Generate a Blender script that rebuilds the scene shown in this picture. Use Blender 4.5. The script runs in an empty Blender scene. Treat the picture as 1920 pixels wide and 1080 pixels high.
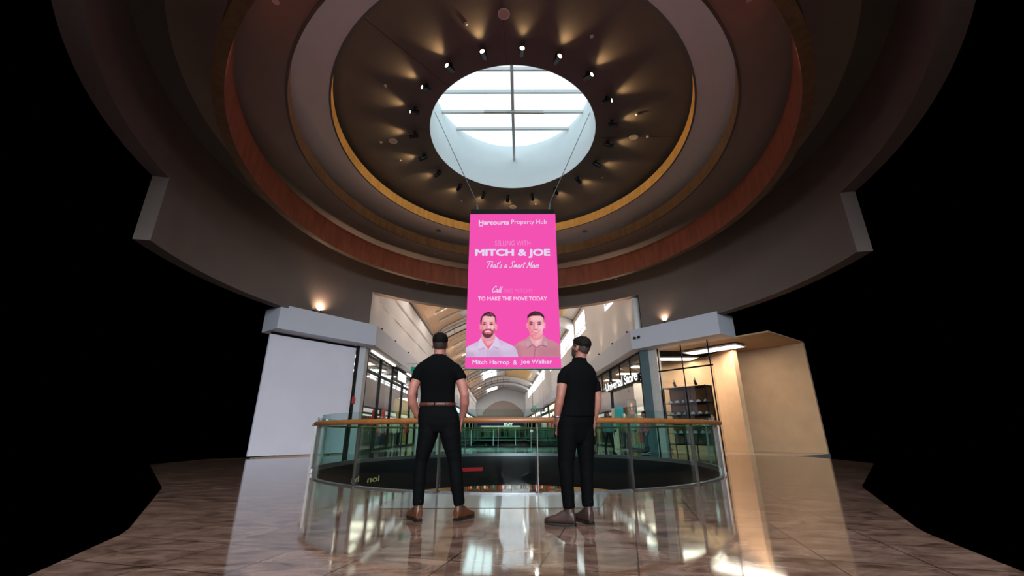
import bpy, bmesh, math, random
import numpy as np
from mathutils import Vector, Matrix, noise
random.seed(7)
SC = bpy.context.scene
COL = SC.collection
PI = math.pi

# ------------------------------------------------------------------ camera, world, exposure
F_PX = 788.0
PITCH = math.atan(272.0 / F_PX)
CAM_Z = 0.82
cam_d = bpy.data.cameras.new('camera')
cam_d.sensor_fit = 'HORIZONTAL'; cam_d.sensor_width = 36.0
cam_d.lens = F_PX / 1920.0 * 36.0
cam_d.clip_start = 0.05; cam_d.clip_end = 400
cam = bpy.data.objects.new('camera', cam_d); COL.objects.link(cam)
cam.location = (0, 0, CAM_Z)
cam.rotation_euler = (PI / 2 + PITCH, math.radians(0.1), 0)
SC.camera = cam
w = bpy.data.worlds.new('world'); SC.world = w; w.use_nodes = True
w.node_tree.nodes['Background'].inputs[0].default_value = (0, 0, 0, 1)
w.node_tree.nodes['Background'].inputs[1].default_value = 0.0
SC.view_settings.view_transform = 'Standard'
SC.view_settings.look = 'None'
SC.view_settings.exposure = 0.0
SC.view_settings.gamma = 1.0
SC.view_settings.use_curve_mapping = False
# brightness of the things that give off light
L_OCULUS = 1.55      # sky through the round skylight
L_VAULT = 4.2       # sky through the arcade's roof lights
L_CLERE = 4.0       # sky through the arcade's high windows
L_REAR_FILL = 16.0        # fill daylight from roof lights added behind the photographer
L_REAR_END_FILL = 42.0   # fill daylight from a glazed entrance added at that arcade's end
W_VAULT = 260.0     # each downlight in the arcade vault
W_SPOT = 25.0       # each spotlight around the skylight
W_DOWN = 120.0       # each downlight added in the near soffit
W_UP = 185.0         # each small uplight on the bulkhead ledges
W_LOW = 260.0       # each lower level ceiling panel (as area lamp)
W_SHOP = 130.0      # each shop ceiling panel (as area lamp)

CP, SP = math.cos(PITCH), math.sin(PITCH)
def at(px, py, Y):
    """point of the photo's pixel at distance Y in front of the photographer"""
    v = (540 - py) / F_PX
    d = Vector(((px - 960) / F_PX, CP - v * SP, SP + v * CP))
    p = d * (Y / d.y)
    return Vector((p.x, p.y, p.z + CAM_Z))

# ------------------------------------------------------------------ materials
def lin(c):
    r = []
    for v in c:
        v /= 255.0
        r.append(v / 12.92 if v <= 0.04045 else ((v + 0.055) / 1.055) ** 2.4)
    return (r[0], r[1], r[2], 1.0)

def mat(name, rgb, rough=0.6, metal=0.0, var=0.0, scale=8.0, bump=0.0, spec=0.5, rgb2=None, stretch=None, detail=4.0):
    m = bpy.data.materials.new(name); m.use_nodes = True
    nt = m.node_tree; b = nt.nodes['Principled BSDF']
    c = lin(rgb)
    b.inputs['Base Color'].default_value = c
    b.inputs['Roughness'].default_value = rough
    b.inputs['Metallic'].default_value = metal
    b.inputs['Specular IOR Level'].default_value = spec
    if var > 0 or bump > 0 or rgb2:
        tc = nt.nodes.new('ShaderNodeTexCoord'); mp = nt.nodes.new('ShaderNodeMapping')
        nt.links.new(tc.outputs['Object'], mp.inputs['Vector'])
        if stretch: mp.inputs['Scale'].default_value = stretch
        n = nt.nodes.new('ShaderNodeTexNoise'); n.inputs['Scale'].default_value = scale
        n.inputs['Detail'].default_value = detail
        nt.links.new(mp.outputs[0], n.inputs['Vector'])
        if var > 0 or rgb2:
            mx = nt.nodes.new('ShaderNodeMix'); mx.data_type = 'RGBA'
            mr = nt.nodes.new('ShaderNodeMapRange')
            mr.inputs[1].default_value = 0.32; mr.inputs[2].default_value = 0.68
            nt.links.new(n.outputs[0], mr.inputs[0])
            c2 = lin(rgb2) if rgb2 else tuple(max(0, x * (1 - var)) for x in c[:3]) + (1,)
            mx.inputs[6].default_value = c; mx.inputs[7].default_value = c2
            nt.links.new(mr.outputs[0], mx.inputs[0])
            nt.links.new(mx.outputs[2], b.inputs['Base Color'])
        if bump > 0:
            bp = nt.nodes.new('ShaderNodeBump'); bp.inputs['Strength'].default_value = bump
            bp.inputs['Distance'].default_value = 0.01
            nt.links.new(n.outputs[0], bp.inputs['Height'])
            nt.links.new(bp.outputs[0], b.inputs['Normal'])
    return m

def emit(name, rgb, strength=1.0, linear=False):
    m = bpy.data.materials.new(name); m.use_nodes = True
    nt = m.node_tree; nt.nodes.remove(nt.nodes['Principled BSDF'])
    e = nt.nodes.new('ShaderNodeEmission')
    e.inputs[0].default_value = (rgb + (1,)) if linear else lin(rgb)
    e.inputs[1].default_value = strength
    nt.links.new(e.outputs[0], nt.nodes['Material Output'].inputs[0])
    return m

def glass(name, tint, ior=1.5, gloss=1.0, body=0.0, body_rgb=(120, 150, 145)):
    """a clear sheet: tinted see-through, mirror-like by Fresnel"""
    m = bpy.data.materials.new(name); m.use_nodes = True
    nt = m.node_tree; nt.nodes.remove(nt.nodes['Principled BSDF'])
    t = nt.nodes.new('ShaderNodeBsdfTransparent'); t.inputs[0].default_value = tint + (1,)
    g = nt.nodes.new('ShaderNodeBsdfGlossy'); g.inputs['Roughness'].default_value = 0.0
    g.inputs[0].default_value = (gloss, gloss, gloss, 1)
    f = nt.nodes.new('ShaderNodeFresnel')
    ge = nt.nodes.new('ShaderNodeNewGeometry'); mr = nt.nodes.new('ShaderNodeMapRange')   # same mirror strength on both faces of the sheet
    mr.inputs[3].default_value = ior; mr.inputs[4].default_value = 1.0 / ior
    nt.links.new(ge.outputs['Backfacing'], mr.inputs[0]); nt.links.new(mr.outputs[0], f.inputs[0])
    mx = nt.nodes.new('ShaderNodeMixShader')
    nt.links.new(f.outputs[0], mx.inputs[0])
    last = t
    if body > 0:
        d = nt.nodes.new('ShaderNodeBsdfDiffuse'); d.inputs[0].default_value = lin(body_rgb)
        m2 = nt.nodes.new('ShaderNodeMixShader'); m2.inputs[0].default_value = body
        nt.links.new(t.outputs[0], m2.inputs[1]); nt.links.new(d.outputs[0], m2.inputs[2]); last = m2
    nt.links.new(last.outputs[0], mx.inputs[1]); nt.links.new(g.outputs[0], mx.inputs[2])
    nt.links.new(mx.outputs[0], nt.nodes['Material Output'].inputs[0])
    return m

M = {}
M['ceil_dark'] = mat('brown_ceiling_paint', (104, 95, 89), 0.75, var=0.06, scale=1.5)
M['soffit'] = mat('taupe_soffit_paint', (226, 206, 198), 0.75, var=0.05, scale=1.5)
M['soffit2'] = mat('brown_soffit_paint', (150, 132, 120), 0.75, var=0.05, scale=1.5)
M['veneer'] = mat('lit_timber_veneer', (236, 188, 112), 0.5, scale=6, rgb2=(210, 160, 90), stretch=(1, 1, 0.25), bump=0.05)  # top band's timber, lightened to carry the spotlights' light
M['veneer_shaded'] = mat('shaded_timber_veneer', (132, 98, 66), 0.5, scale=6, rgb2=(112, 82, 54), stretch=(1, 1, 0.25), bump=0.05)  # same timber, darkened for the bands the spotlights miss
M['veneer_red'] = mat('red_timber_veneer', (160, 86, 62), 0.5, scale=5, rgb2=(134, 68, 48), stretch=(1, 1, 0.2), bump=0.05)
M['drum'] = mat('taupe_wall_paint', (112, 97, 90), 0.7, var=0.05, scale=1.0)
M['white'] = mat('white_wall_paint', (222, 216, 214), 0.6, var=0.03, scale=1.0)
M['white_cool'] = mat('cool_white_bulkhead_paint', (206, 206, 216), 0.55, var=0.03, scale=1.0)
M['well'] = mat('skylight_well_plaster', (246, 248, 249), 0.7, var=0.02, scale=2.0)
M['timber'] = mat('vault_timber_lining', (226, 192, 162), 0.5, rgb2=(206, 170, 140), scale=3, stretch=(0.15, 3, 3), bump=0.04)
M['timber_gold'] = mat('vault_pale_timber_lining', (226, 190, 134), 0.5, rgb2=(204, 164, 108), scale=3, stretch=(0.15, 3, 3))
M['rib'] = mat('pale_rib_paint', (205, 200, 196), 0.5, var=0.03, scale=3)
M['fascia'] = mat('charcoal_fascia_panel', (30, 30, 31), 0.4, var=0.15, scale=0.8)
M['black'] = mat('black_powder_coat', (14, 14, 16), 0.4, var=0.2, scale=20)
M['black_metal'] = mat('black_window_metal', (12, 12, 13), 0.5, spec=0.15, var=0.2, scale=15)
M['steel'] = mat('brushed_steel', (140, 141, 143), 0.42, metal=0.9, var=0.1, scale=30)
M['steel_dark'] = mat('dark_brushed_steel', (118, 110, 106), 0.32, metal=0.85, var=0.1, scale=30)
M['handrail'] = mat('timber_handrail', (150, 94, 50), 0.35, rgb2=(124, 74, 38), scale=5, stretch=(0.3, 4, 4))
M['brass'] = mat('brass_rail', (178, 150, 96), 0.3, metal=0.6, var=0.1, scale=10)
M['edge'] = mat('green_glass_edge', (150, 190, 180), 0.2, var=0.1, scale=10)
M['glass_near'] = glass('green_balustrade_glass', (0.87, 0.955, 0.94), 1.40)
M['glass_far'] = glass('deep_green_balustrade_glass', (0.72, 0.90, 0.86), 1.40)
M['glass_shop'] = glass('clear_shop_glass', (0.88, 0.90, 0.90), 1.5)
M['cream'] = mat('cream_speaker_grille', (206, 184, 166), 0.6, var=0.15, scale=60)
M['plate'] = mat('white_plastic', (214, 206, 200), 0.5, var=0.05, scale=20)
M['pillar_green'] = mat('blue_grey_pillar_cladding', (86, 104, 110), 0.45, var=0.1, scale=4)
M['pillar_grey'] = mat('pale_grey_pillar', (190, 188, 190), 0.5, var=0.05, scale=4)
M['hoarding'] = mat('pale_lilac_hoarding', (236, 230, 242), 0.6, var=0.04, scale=1)
M['shop_wall'] = mat('warm_shop_wall', (206, 168, 130), 0.7, var=0.1, scale=2)
M['shop_wall_cool'] = mat('grey_shop_wall', (150, 138, 130), 0.7, var=0.1, scale=2)
M['shop_floor'] = mat('shop_floor_tile', (150, 140, 132), 0.25, var=0.1, scale=2)
M['shelf_black'] = mat('black_shelf_steel', (24, 22, 22), 0.45, var=0.2, scale=20)
M['wood_brown'] = mat('brown_shop_timber', (120, 78, 50), 0.5, var=0.3, scale=4, stretch=(1, 1, 6))
M['sky_pane'] = emit('daylight_through_skylight', (0.70, 0.92, 1.0), L_OCULUS, True)
M['roof_pane'] = emit('daylight_through_roof_light', (0.84, 0.97, 1.0), L_VAULT, True)
M['rear_fill_pane'] = emit('rear_roof_light_fill', (0.88, 0.97, 1.0), L_REAR_FILL, True)
M['entry_fill_pane'] = emit('entrance_glazing_fill', (0.80, 0.92, 1.0), L_REAR_END_FILL, True)
M['clere_pane'] = emit('daylight_through_high_window', (0.93, 0.98, 1.0), L_CLERE, True)
M['lamp'] = emit('warm_lamp_face', (1.0, 0.80, 0.52), 14.0, True)
M['lamp_white'] = emit('white_lamp_face', (1.0, 0.93, 0.82), 5.0, True)
M['strip_light'] = emit('white_light_strip', (1.0, 0.90, 0.78), 2.5, True)
M['sign_white'] = emit('white_lit_sign', (1.0, 0.99, 0.96), 1.3, True)
M['screen_pink'] = emit('pink_screen_light', (243, 82, 178), 1.0)
M['screen_white'] = emit('lilac_white_screen_light', (226, 214, 240), 1.0)
M['screen_pale'] = emit('pale_pink_screen_light', (250, 205, 236), 1.0)
M['screen_mid'] = emit('soft_pink_screen_light', (247, 150, 212), 1.0)
M['screen_faint'] = emit('faint_pink_screen_light', (245, 122, 198), 1.0)

def brick_mat(name, c1, c2, mortar, bw, bh, mort, rough=0.4, rot=0.0, offset=0.5, vert=False):
    m = bpy.data.materials.new(name); m.use_nodes = True
    nt = m.node_tree; b = nt.nodes['Principled BSDF']
    tc = nt.nodes.new('ShaderNodeTexCoord'); mp = nt.nodes.new('ShaderNodeMapping')
    mp.inputs['Rotation'].default_value = (PI / 2 if vert else 0, 0, rot)
    nt.links.new(tc.outputs['Object'], mp.inputs[0])
    br = nt.nodes.new('ShaderNodeTexBrick'); br.offset = offset
    br.inputs['Scale'].default_value = 1.0
    br.inputs['Brick Width'].default_value = bw; br.inputs['Row Height'].default_value = bh
    br.inputs['Mortar Size'].default_value = mort; br.inputs['Mortar Smooth'].default_value = 0.1
    br.inputs['Color1'].default_value = lin(c1); br.inputs['Color2'].default_value = lin(c2)
    br.inputs['Mortar'].default_value = lin(mortar)
    nt.links.new(mp.outputs[0], br.inputs['Vector'])
    nt.links.new(br.outputs[0], b.inputs['Base Color'])
    b.inputs['Roughness'].default_value = rough
    return m, nt, b, br, tc, mp
M['white_brick'] = brick_mat('white_glazed_brick', (206, 200, 194), (200, 194, 188), (184, 178, 172), 0.20, 0.075, 0.005, vert=True)[0]

def marble_floor():
    m, nt, b, br, tc, mp = brick_mat('polished_brown_marble_tiles', (112, 90, 80), (100, 80, 71), (48, 38, 34), 0.62, 0.62, 0.006,
                                     rough=0.1, rot=math.radians(14.5), offset=0.0)
    n = nt.nodes.new('ShaderNodeTexNoise'); n.inputs['Scale'].default_value = 2.6
    n.inputs['Detail'].default_value = 9.0; n.inputs['Roughness'].default_value = 0.68; n.inputs['Distortion'].default_value = 0.9
    mp2 = nt.nodes.new('ShaderNodeMapping'); mp2.inputs['Scale'].default_value = (1.0, 2.2, 1); mp2.inputs['Rotation'].default_value = (0, 0, 0.3)
    nt.links.new(tc.outputs['Object'], mp2.inputs[0]); nt.links.new(mp2.outputs[0], n.inputs['Vector'])
    cr = nt.nodes.new('ShaderNodeValToRGB')
    cr.color_ramp.elements[0].position = 0.34; cr.color_ramp.elements[0].color = (0.36, 0.28, 0.24, 1)
    cr.color_ramp.elements[1].position = 0.68; cr.color_ramp.elements[1].color = (1.75, 1.70, 1.68, 1)
    nt.links.new(n.outputs[0], cr.inputs[0])
    mx = nt.nodes.new('ShaderNodeMix'); mx.data_type = 'RGBA'; mx.blend_type = 'MULTIPLY'; mx.inputs[0].default_value = 1.0
    nt.links.new(br.outputs[0], mx.inputs[6]); nt.links.new(cr.outputs[0], mx.inputs[7])
    nt.links.new(mx.outputs[2], b.inputs['Base Color'])
    b.inputs['Specular IOR Level'].default_value = 0.32
    mr = nt.nodes.new('ShaderNodeMapRange'); mr.inputs[3].default_value = 0.035; mr.inputs[4].default_value = 0.10
    nt.links.new(n.outputs[0], mr.inputs[0]); nt.links.new(mr.outputs[0], b.inputs['Roughness'])
    n2 = nt.nodes.new('ShaderNodeTexNoise'); n2.inputs['Scale'].default_value = 3.0; n2.inputs['Detail'].default_value = 1.0
    nt.links.new(tc.outputs['Object'], n2.inputs['Vector'])
    bp = nt.nodes.new('ShaderNodeBump'); bp.inputs['Strength'].default_value = 0.03; bp.inputs['Distance'].default_value = 0.01
    nt.links.new(n2.outputs[0], bp.inputs['Height']); nt.links.new(bp.outputs[0], b.inputs['Normal'])
    return m
M['marble'] = marble_floor()
M['grey_band'] = mat('polished_grey_border_tile', (128, 126, 130), 0.10, var=0.12, scale=3, spec=0.3)
M['pale_tile'] = brick_mat('pale_concourse_tiles', (150, 140, 134), (138, 130, 124), (110, 102, 98), 0.6, 0.6, 0.004, rough=0.12, offset=0.0)[0]

# ------------------------------------------------------------------ object helpers
def obj(name, bm, mats, parent=None, smooth=False):
    me = bpy.data.meshes.new(name)
    bmesh.ops.recalc_face_normals(bm, faces=bm.faces)
    bm.to_mesh(me); bm.free()
    for m in (mats if isinstance(mats, (list, tuple)) else [mats]): me.materials.append(m)
    if smooth:
        for p in me.polygons: p.use_smooth = True
    o = bpy.data.objects.new(name, me); COL.objects.link(o)
    if parent: o.parent = parent
    return o
def tag(o, label=None, cat=None, group=None, kind=None):
    if label: o['label'] = label
    if cat: o['category'] = cat
    if group: o['group'] = group
    if kind: o['kind'] = kind
    return o
def thing(name, label, cat, loc=(0, 0, 0), rz=0.0, group=None):
    o = bpy.data.objects.new(name, None); COL.objects.link(o)
    o.empty_display_size = 0.1
    o.location = loc; o.rotation_euler = (0, 0, rz)
    return tag(o, label, cat, group)
def struct(name, bm, mats, smooth=False, label=None):
    o = obj(name, bm, mats, None, smooth); o['kind'] = 'structure'
    o['label'] = label or name.replace('_', ' ')
    o['category'] = name.split('_')[0].split('.')[0]
    return o
def copy_tree(o, parent=None):
    c = o.copy(); COL.objects.link(c)
    if parent: c.parent = parent
    for ch in list(o.children): copy_tree(ch, c)
    return c
def BM(): return bmesh.new()

def hexa(bm, pts, mi=0):
    vs = [bm.verts.new(p) for p in pts]
    for f in ((0, 1, 2, 3), (7, 6, 5, 4), (0, 4, 5, 1), (1, 5, 6, 2), (2, 6, 7, 3), (3, 7, 4, 0)):
        fc = bm.faces.new([vs[i] for i in f]); fc.material_index = mi
def box(bm, x0, x1, y0, y1, z0, z1, mi=0):
    hexa(bm, [(x0, y0, z0), (x1, y0, z0), (x1, y1, z0), (x0, y1, z0), (x0, y0, z1), (x1, y0, z1), (x1, y1, z1), (x0, y1, z1)], mi)
def slab(bm, pts, z0, z1, mi=0):
    """extruded polygon"""
    a = [bm.verts.new((p[0], p[1], z0)) for p in pts]; b = [bm.verts.new((p[0], p[1], z1)) for p in pts]
    n = len(pts)
    f = bm.faces.new(a); f.material_index = mi
    f = bm.faces.new(b); f.material_index = mi
    for i in range(n):
        f = bm.faces.new((a[i], a[(i + 1) % n], b[(i + 1) % n], b[i])); f.material_index = mi
def beam(bm, p, q, w, h, up=(0, 0, 1), mi=0):
    """rectangular bar from p to q"""
    p = Vector(p); q = Vector(q); t = (q - p).normalized(); up = Vector(up)
    s = t.cross(up)
    if s.length < 1e-4: s = t.cross(Vector((1, 0, 0)))
    s.normalize(); u = s.cross(t).normalized()
    s *= w / 2; u *= h / 2
    hexa(bm, [p - s - u, p + s - u, q + s - u, q - s - u, p - s + u, p + s + u, q + s + u, q - s + u], mi)
def tube(bm, pts, r, n=10, cap=True, mi=0, closed=False):
    pts = [Vector(p) for p in pts]; rings = []
    k = len(pts); ref = None
    for i, p in enumerate(pts):
        if closed: t = pts[(i + 1) % k] - pts[i - 1]
        else: t = pts[min(i + 1, k - 1)] - pts[max(i - 1, 0)]
        t.normalize()
        if ref is None:
            ref = Vector((0, 0, 1)) if abs(t.z) < 0.9 else Vector((1, 0, 0))
        a = t.cross(ref).normalized(); b = a.cross(t).normalized()
        ref = b
        rr = r[i] if isinstance(r, (list, tuple)) else r
        rings.append([bm.verts.new(p + (a * math.cos(2 * PI * j / n) + b * math.sin(2 * PI * j / n)) * rr) for j in range(n)])
    for i in range(k if closed else k - 1):
        A, B = rings[i], rings[(i + 1) % k]
        for j in range(n):
            f = bm.faces.new((A[j], A[(j + 1) % n], B[(j + 1) % n], B[j])); f.material_index = mi
    if cap and not closed:
        f = bm.faces.new(rings[0]); f.material_index = mi
        f = bm.faces.new(rings[-1]); f.material_index = mi
def loft(bm, rings, n=24, mi=0):
    """rings: (center, ax, ay, exponent); closed at both ends"""
    R = []
    for c, ax, ay, e in rings:
        c = Vector(c); ax = Vector(ax); ay = Vector(ay); row = []
        for j in range(n):
            a = 2 * PI * j / n; ca, sa = math.cos(a), math.sin(a)
            x = math.copysign(abs(ca) ** (2 / e), ca); y = math.copysign(abs(sa) ** (2 / e), sa)
            row.append(bm.verts.new(c + ax * x + ay * y))
        R.append(row)
    for A, B in zip(R, R[1:]):
        for j in range(n):
            f = bm.faces.new((A[j], A[(j + 1) % n], B[(j + 1) % n], B[j])); f.material_index = mi
    f = bm.faces.new(R[0]); f.material_index = mi
    f = bm.faces.new(R[-1]); f.material_index = mi
def limb(bm, pts, side=(1, 0, 0), n=18, e=2.0, mi=0, round_ends=True):
    """pts: (x,y,z,r_side,r_other)"""
    P = [Vector(p[:3]) for p in pts]; side = Vector(side); rings = []
    k = len(P)
    for i in range(k):
        t = (P[min(i + 1, k - 1)] - P[max(i - 1, 0)]).normalized()
        b = t.cross(side).normalized(); a = b.cross(t).normalized()
        ra, rb = pts[i][3], pts[i][4]
        if round_ends and i == 0:
            m = min(ra, rb)
            for q in (0.95, 0.7): rings.append((P[0] - t * m * q * 0.8, a * ra * math.sqrt(1 - q * q), b * rb * math.sqrt(1 - q * q), e))
        rings.append((P[i], a * ra, b * rb, e))
        if round_ends and i == k - 1:
            m = min(ra, rb)
            for q in (0.7, 0.95): rings.append((P[i] + t * m * q * 0.8, a * ra * math.sqrt(1 - q * q), b * rb * math.sqrt(1 - q * q), e))
    loft(bm, rings, n, mi)
def lathe(bm, prof, n=24, center=(0, 0, 0), mi=0):
    """prof: (r,z)"""
    c = Vector(center); R = []
    for r, z in prof:
        R.append([bm.verts.new(c + Vector((r * math.cos(2 * PI * j / n), r * math.sin(2 * PI * j / n), z))) for j in range(n)])
    for A, B in zip(R, R[1:]):
        for j in range(n):
            f = bm.faces.new((A[j], A[(j + 1) % n], B[(j + 1) % n], B[j])); f.material_index = mi
    if prof[0][0] > 1e-4:
        f = bm.faces.new(R[0]); f.material_index = mi
    if prof[-1][0] > 1e-4:
        f = bm.faces.new(R[-1]); f.material_index = mi
def poly(bm, pts, mi=0):
    f = bm.faces.new([bm.verts.new(p) for p in pts]); f.material_index = mi; return f
def text_mesh(body, size=1.0, offset=0.0, shear=0.0, extrude=0.0, align='LEFT', spacing=1.0):
    cu = bpy.data.curves.new('lettering', 'FONT'); cu.body = body; cu.size = size
    cu.offset = offset; cu.shear = shear; cu.extrude = extrude; cu.align_x = align; cu.space_character = spacing
    cu.resolution_u = 6
    o = bpy.data.objects.new('lettering', cu); COL.objects.link(o)
    bpy.context.view_layer.update()
    me = bpy.data.meshes.new_from_object(o.evaluated_get(bpy.context.evaluated_depsgraph_get()))
    bpy.data.objects.remove(o); bpy.data.curves.remove(cu)
    me.materials.clear()
    return me
def text_obj(name, body, m, parent, p0, p1, up, height=None, bold=0.0, **kw):
    """letters whose box starts at p0 (lower left), runs to p1, and rises along up by its length"""
    me = text_mesh(body, **kw)
    xs = [v.co.x for v in me.vertices]; ys = [v.co.y for v in me.vertices]
    x0, x1, y0, y1 = min(xs) - bold, max(xs) + bold, min(ys) - bold, max(ys) + bold
    p0 = Vector(p0); p1 = Vector(p1); up = Vector(up); nrm = (p1 - p0).cross(up).normalized()
    bm = BM()
    for k in range(9 if bold else 1):
        dx, dy = (0, 0) if k == 0 else (bold * math.cos(k * PI / 4), bold * math.sin(k * PI / 4))
        nv = len(bm.verts); bm.from_mesh(me); bm.verts.ensure_lookup_table()
        for v in bm.verts[nv:]:
            a = (v.co.x + dx - x0) / (x1 - x0); b = (v.co.y + dy - y0) / (y1 - y0)
            v.co = p0 + (p1 - p0) * a + up * b + nrm * (v.co.z + k * 0.0001)
    bm.to_mesh(me); bm.free()
    me.materials.append(m); me.name = name
    o = bpy.data.objects.new(name, me); COL.objects.link(o); o.parent = parent
    return o
# brush script letters as strokes: (advance, [strokes])
SCRIPT = {
 'T': (.62, [[(.02, .84), (.25, .98), (.80, .96)], [(.46, .97), (.38, .5), (.25, .0)]]), 'h': (.42, [[(.24, .95), (.16, .5), (.08, .0)], [(.09, .08), (.2, .42), (.32, .42), (.28, .1), (.40, .02)]]),
 'a': (.46, [[(.38, .40), (.2, .46), (.06, .2), (.15, .02), (.30, .15), (.38, .42)], [(.38, .42), (.34, .08), (.46, .02)]]), 't': (.34, [[(.22, .9), (.12, .1), (.24, .0)], [(.0, .6), (.40, .68)]]),
 "'": (.16, [[(.12, .98), (.06, .78)]]), 's': (.34, [[(.30, .46), (.16, .42), (.2, .25), (.24, .1), (.08, -.02), (-.02, .06)]]), 'S': (.60, [[(.64, .86), (.45, 1.0), (.25, .8), (.35, .55), (.42, .25), (.2, .0), (.0, .12)]]),
 'm': (.52, [[(.04, 0), (.1, .44)], [(.07, .1), (.2, .45), (.24, .3), (.22, .0)], [(.23, .12), (.36, .45), (.40, .3), (.38, .05), (.50, .02)]]), 'r': (.30, [[(.04, 0), (.12, .45)], [(.08, .2), (.2, .46), (.32, .42)]]),
 'M': (.70, [[(-.04, .05), (.05, .0), (.2, .95)], [(.2, .95), (.26, .55), (.34, .2)], [(.34, .2), (.48, .65), (.62, 1.0)], [(.62, 1.0), (.56, .1), (.68, .02)]]), 'o': (.34, [[(.2, .45), (.05, .25), (.12, .02), (.28, .1), (.3, .35), (.2, .45)]]),
 'v': (.32, [[(.02, .42), (.1, .02), (.32, .46)]]), 'e': (.36, [[(.06, .2), (.26, .3), (.2, .46), (.05, .3), (.1, .02), (.34, .1)]]), 'C': (.54, [[(.62, .82), (.45, 1.0), (.15, .6), (.1, .15), (.3, .0), (.56, .16)]]),
 'l': (.24, [[(.26, .95), (.08, .15), (.16, .0), (.28, .1)]]), ' ': (.30, [])}
def script_obj(name, body, m, p0, p1, up, width=.10, shear=.22):
    bm = BM(); x = 0.0; polys = []
    for ch in body:
        adv, st = SCRIPT[ch]
        for pts in st:
            P = [Vector((x + a + shear * b, b)) for a, b in pts]; C = []
            for i in range(len(P) - 1):
                q0, q1, q2, q3 = P[max(i - 1, 0)], P[i], P[i + 1], P[min(i + 2, len(P) - 1)]
                for k in range(6):
                    t = k / 6; C.append(0.5 * ((2 * q1) + (q2 - q0) * t + (2 * q0 - 5 * q1 + 4 * q2 - q3) * t * t + (3 * q1 - q0 - 3 * q2 + q3) * t ** 3))
            C.append(P[-1]); polys.append(C)
        x += adv
    xs = [p.x for C in polys for p in C]; ys = [p.y for C in polys for p in C]
    x0, x1, y0, y1 = min(xs) - width / 2, max(xs) + width / 2, min(ys) - width / 2, max(ys) + width / 2
    p0 = Vector(p0); p1 = Vector(p1); up = Vector(up); nrm = (p1 - p0).cross(up).normalized(); d = 0.0
    f = lambda p: p0 + (p1 - p0) * ((p.x - x0) / (x1 - x0)) + up * ((p.y - y0) / (y1 - y0)) + nrm * d
    for C in polys:
        d += 0.00005; L = []; Rr = []
        for i, p in enumerate(C):
            t = (C[min(i + 1, len(C) - 1)] - C[max(i - 1, 0)]).normalized(); n = Vector((-t.y, t.x)); e = width / 2 * (0.72 + 0.28 * abs(t.y)) * (0.6 if i in (0, len(C) - 1) else 1.0)
            L.append(bm.verts.new(f(p + n * e))); Rr.append(bm.verts.new(f(p - n * e)))
        for i in range(len(C) - 1): bm.faces.new((L[i], L[i + 1], Rr[i + 1], Rr[i]))
    return obj(name, bm, m)

# ------------------------------------------------------------------ the atrium: plan
XC, YC = 0.04, 11.87            # centre of the round atrium
ASP = 0.9106                    # its plan is slightly narrower across than along
def ell(R, a, z, rx=None):
    return Vector((XC + R * ASP * math.cos(a), YC + R * math.sin(a), z))
NSEG = 240
def ring_plate(bm, Ri, Ro, z0, z1, mi_in=0, mi_bot=1, a0=0.0, a1=2 * PI, n=NSEG, inner=None):
    """solid elliptical ring; inner face gets mi_in, the rest mi_bot"""
    full = abs((a1 - a0) - 2 * PI) < 1e-6
    k = n if full else n + 1
    rows = []
    for R, z in ((Ri, z0), (Ro, z0), (Ro, z1), (Ri, z1)):
        rows.append([bm.verts.new(ell(R, a0 + (a1 - a0) * i / n, z)) for i in range(k)])
    for i in range(n):
        j = (i + 1) % k
        for q in range(4):
            A, B = rows[q], rows[(q + 1) % 4]
            f = bm.faces.new((A[i], A[j], B[j], B[i])); f.material_index = mi_in if q == 3 else mi_bot
    if not full:
        bm.faces.new([rows[q][0] for q in range(4)]); bm.faces.new([rows[q][-1] for q in range(4)])

ZC = CAM_Z
R_OC, R1, R2, R3, R4 = 3.03, 6.12, 7.14, 8.28, 10.25
Z_DISC = ZC + 9.47
# dark disc with the round opening
bm = BM(); ring_plate(bm, R_OC + 0.012, 7.4, Z_DISC, Z_DISC + 0.12, 0, 0)
for a in (-PI / 2 - 0.06, -0.02, PI - 0.45, PI / 2 + 0.1, -2.3): beam(bm, ell(R_OC + 0.04, a, Z_DISC - 0.001), ell(7.2, a, Z_DISC - 0.001), 0.012, 0.006, mi=1)
struct('ceiling', bm, [M['ceil_dark'], M['black']], label='dark brown round ceiling around the skylight')
# three stepped rings
for i, (R, zb, zt, Ro, mf, ms) in enumerate(((R1, 8.89, 9.27, 8.5, M['veneer'], M['soffit']), (R2, 8.14, 8.55, 9.6, M['veneer_shaded'], M['soffit2']), (R3, 6.89, 7.84, 8.53, M['veneer_red'], M['veneer_shaded']))):
    bm = BM()
    if i < 2:
        # soffit board
        ring_plate(bm, R + 0.03, Ro, ZC + zb, ZC + zb + 0.05, 0, 0)
        struct('ceiling', bm, ms, label=('pale taupe ring soffit nearest the dark round ceiling', 'brown ring soffit between the gold bands')[i])
        bm = BM(); ring_plate(bm, R, R + 0.06, ZC + zb - 0.015, ZC + zt, 0, 1)
        struct('trim_%d' % (i + 1), bm, [mf, M['ceil_dark']], label=('gold timber band around the dark round ceiling', 'gold brown timber band of the second ceiling step')[i])
    else:
        ring_plate(bm, R, Ro, ZC + zb, ZC + zt, 0, 1)
        struct('trim_3', bm, [mf, ms], label='wide red brown timber band above the arcade opening')
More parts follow.
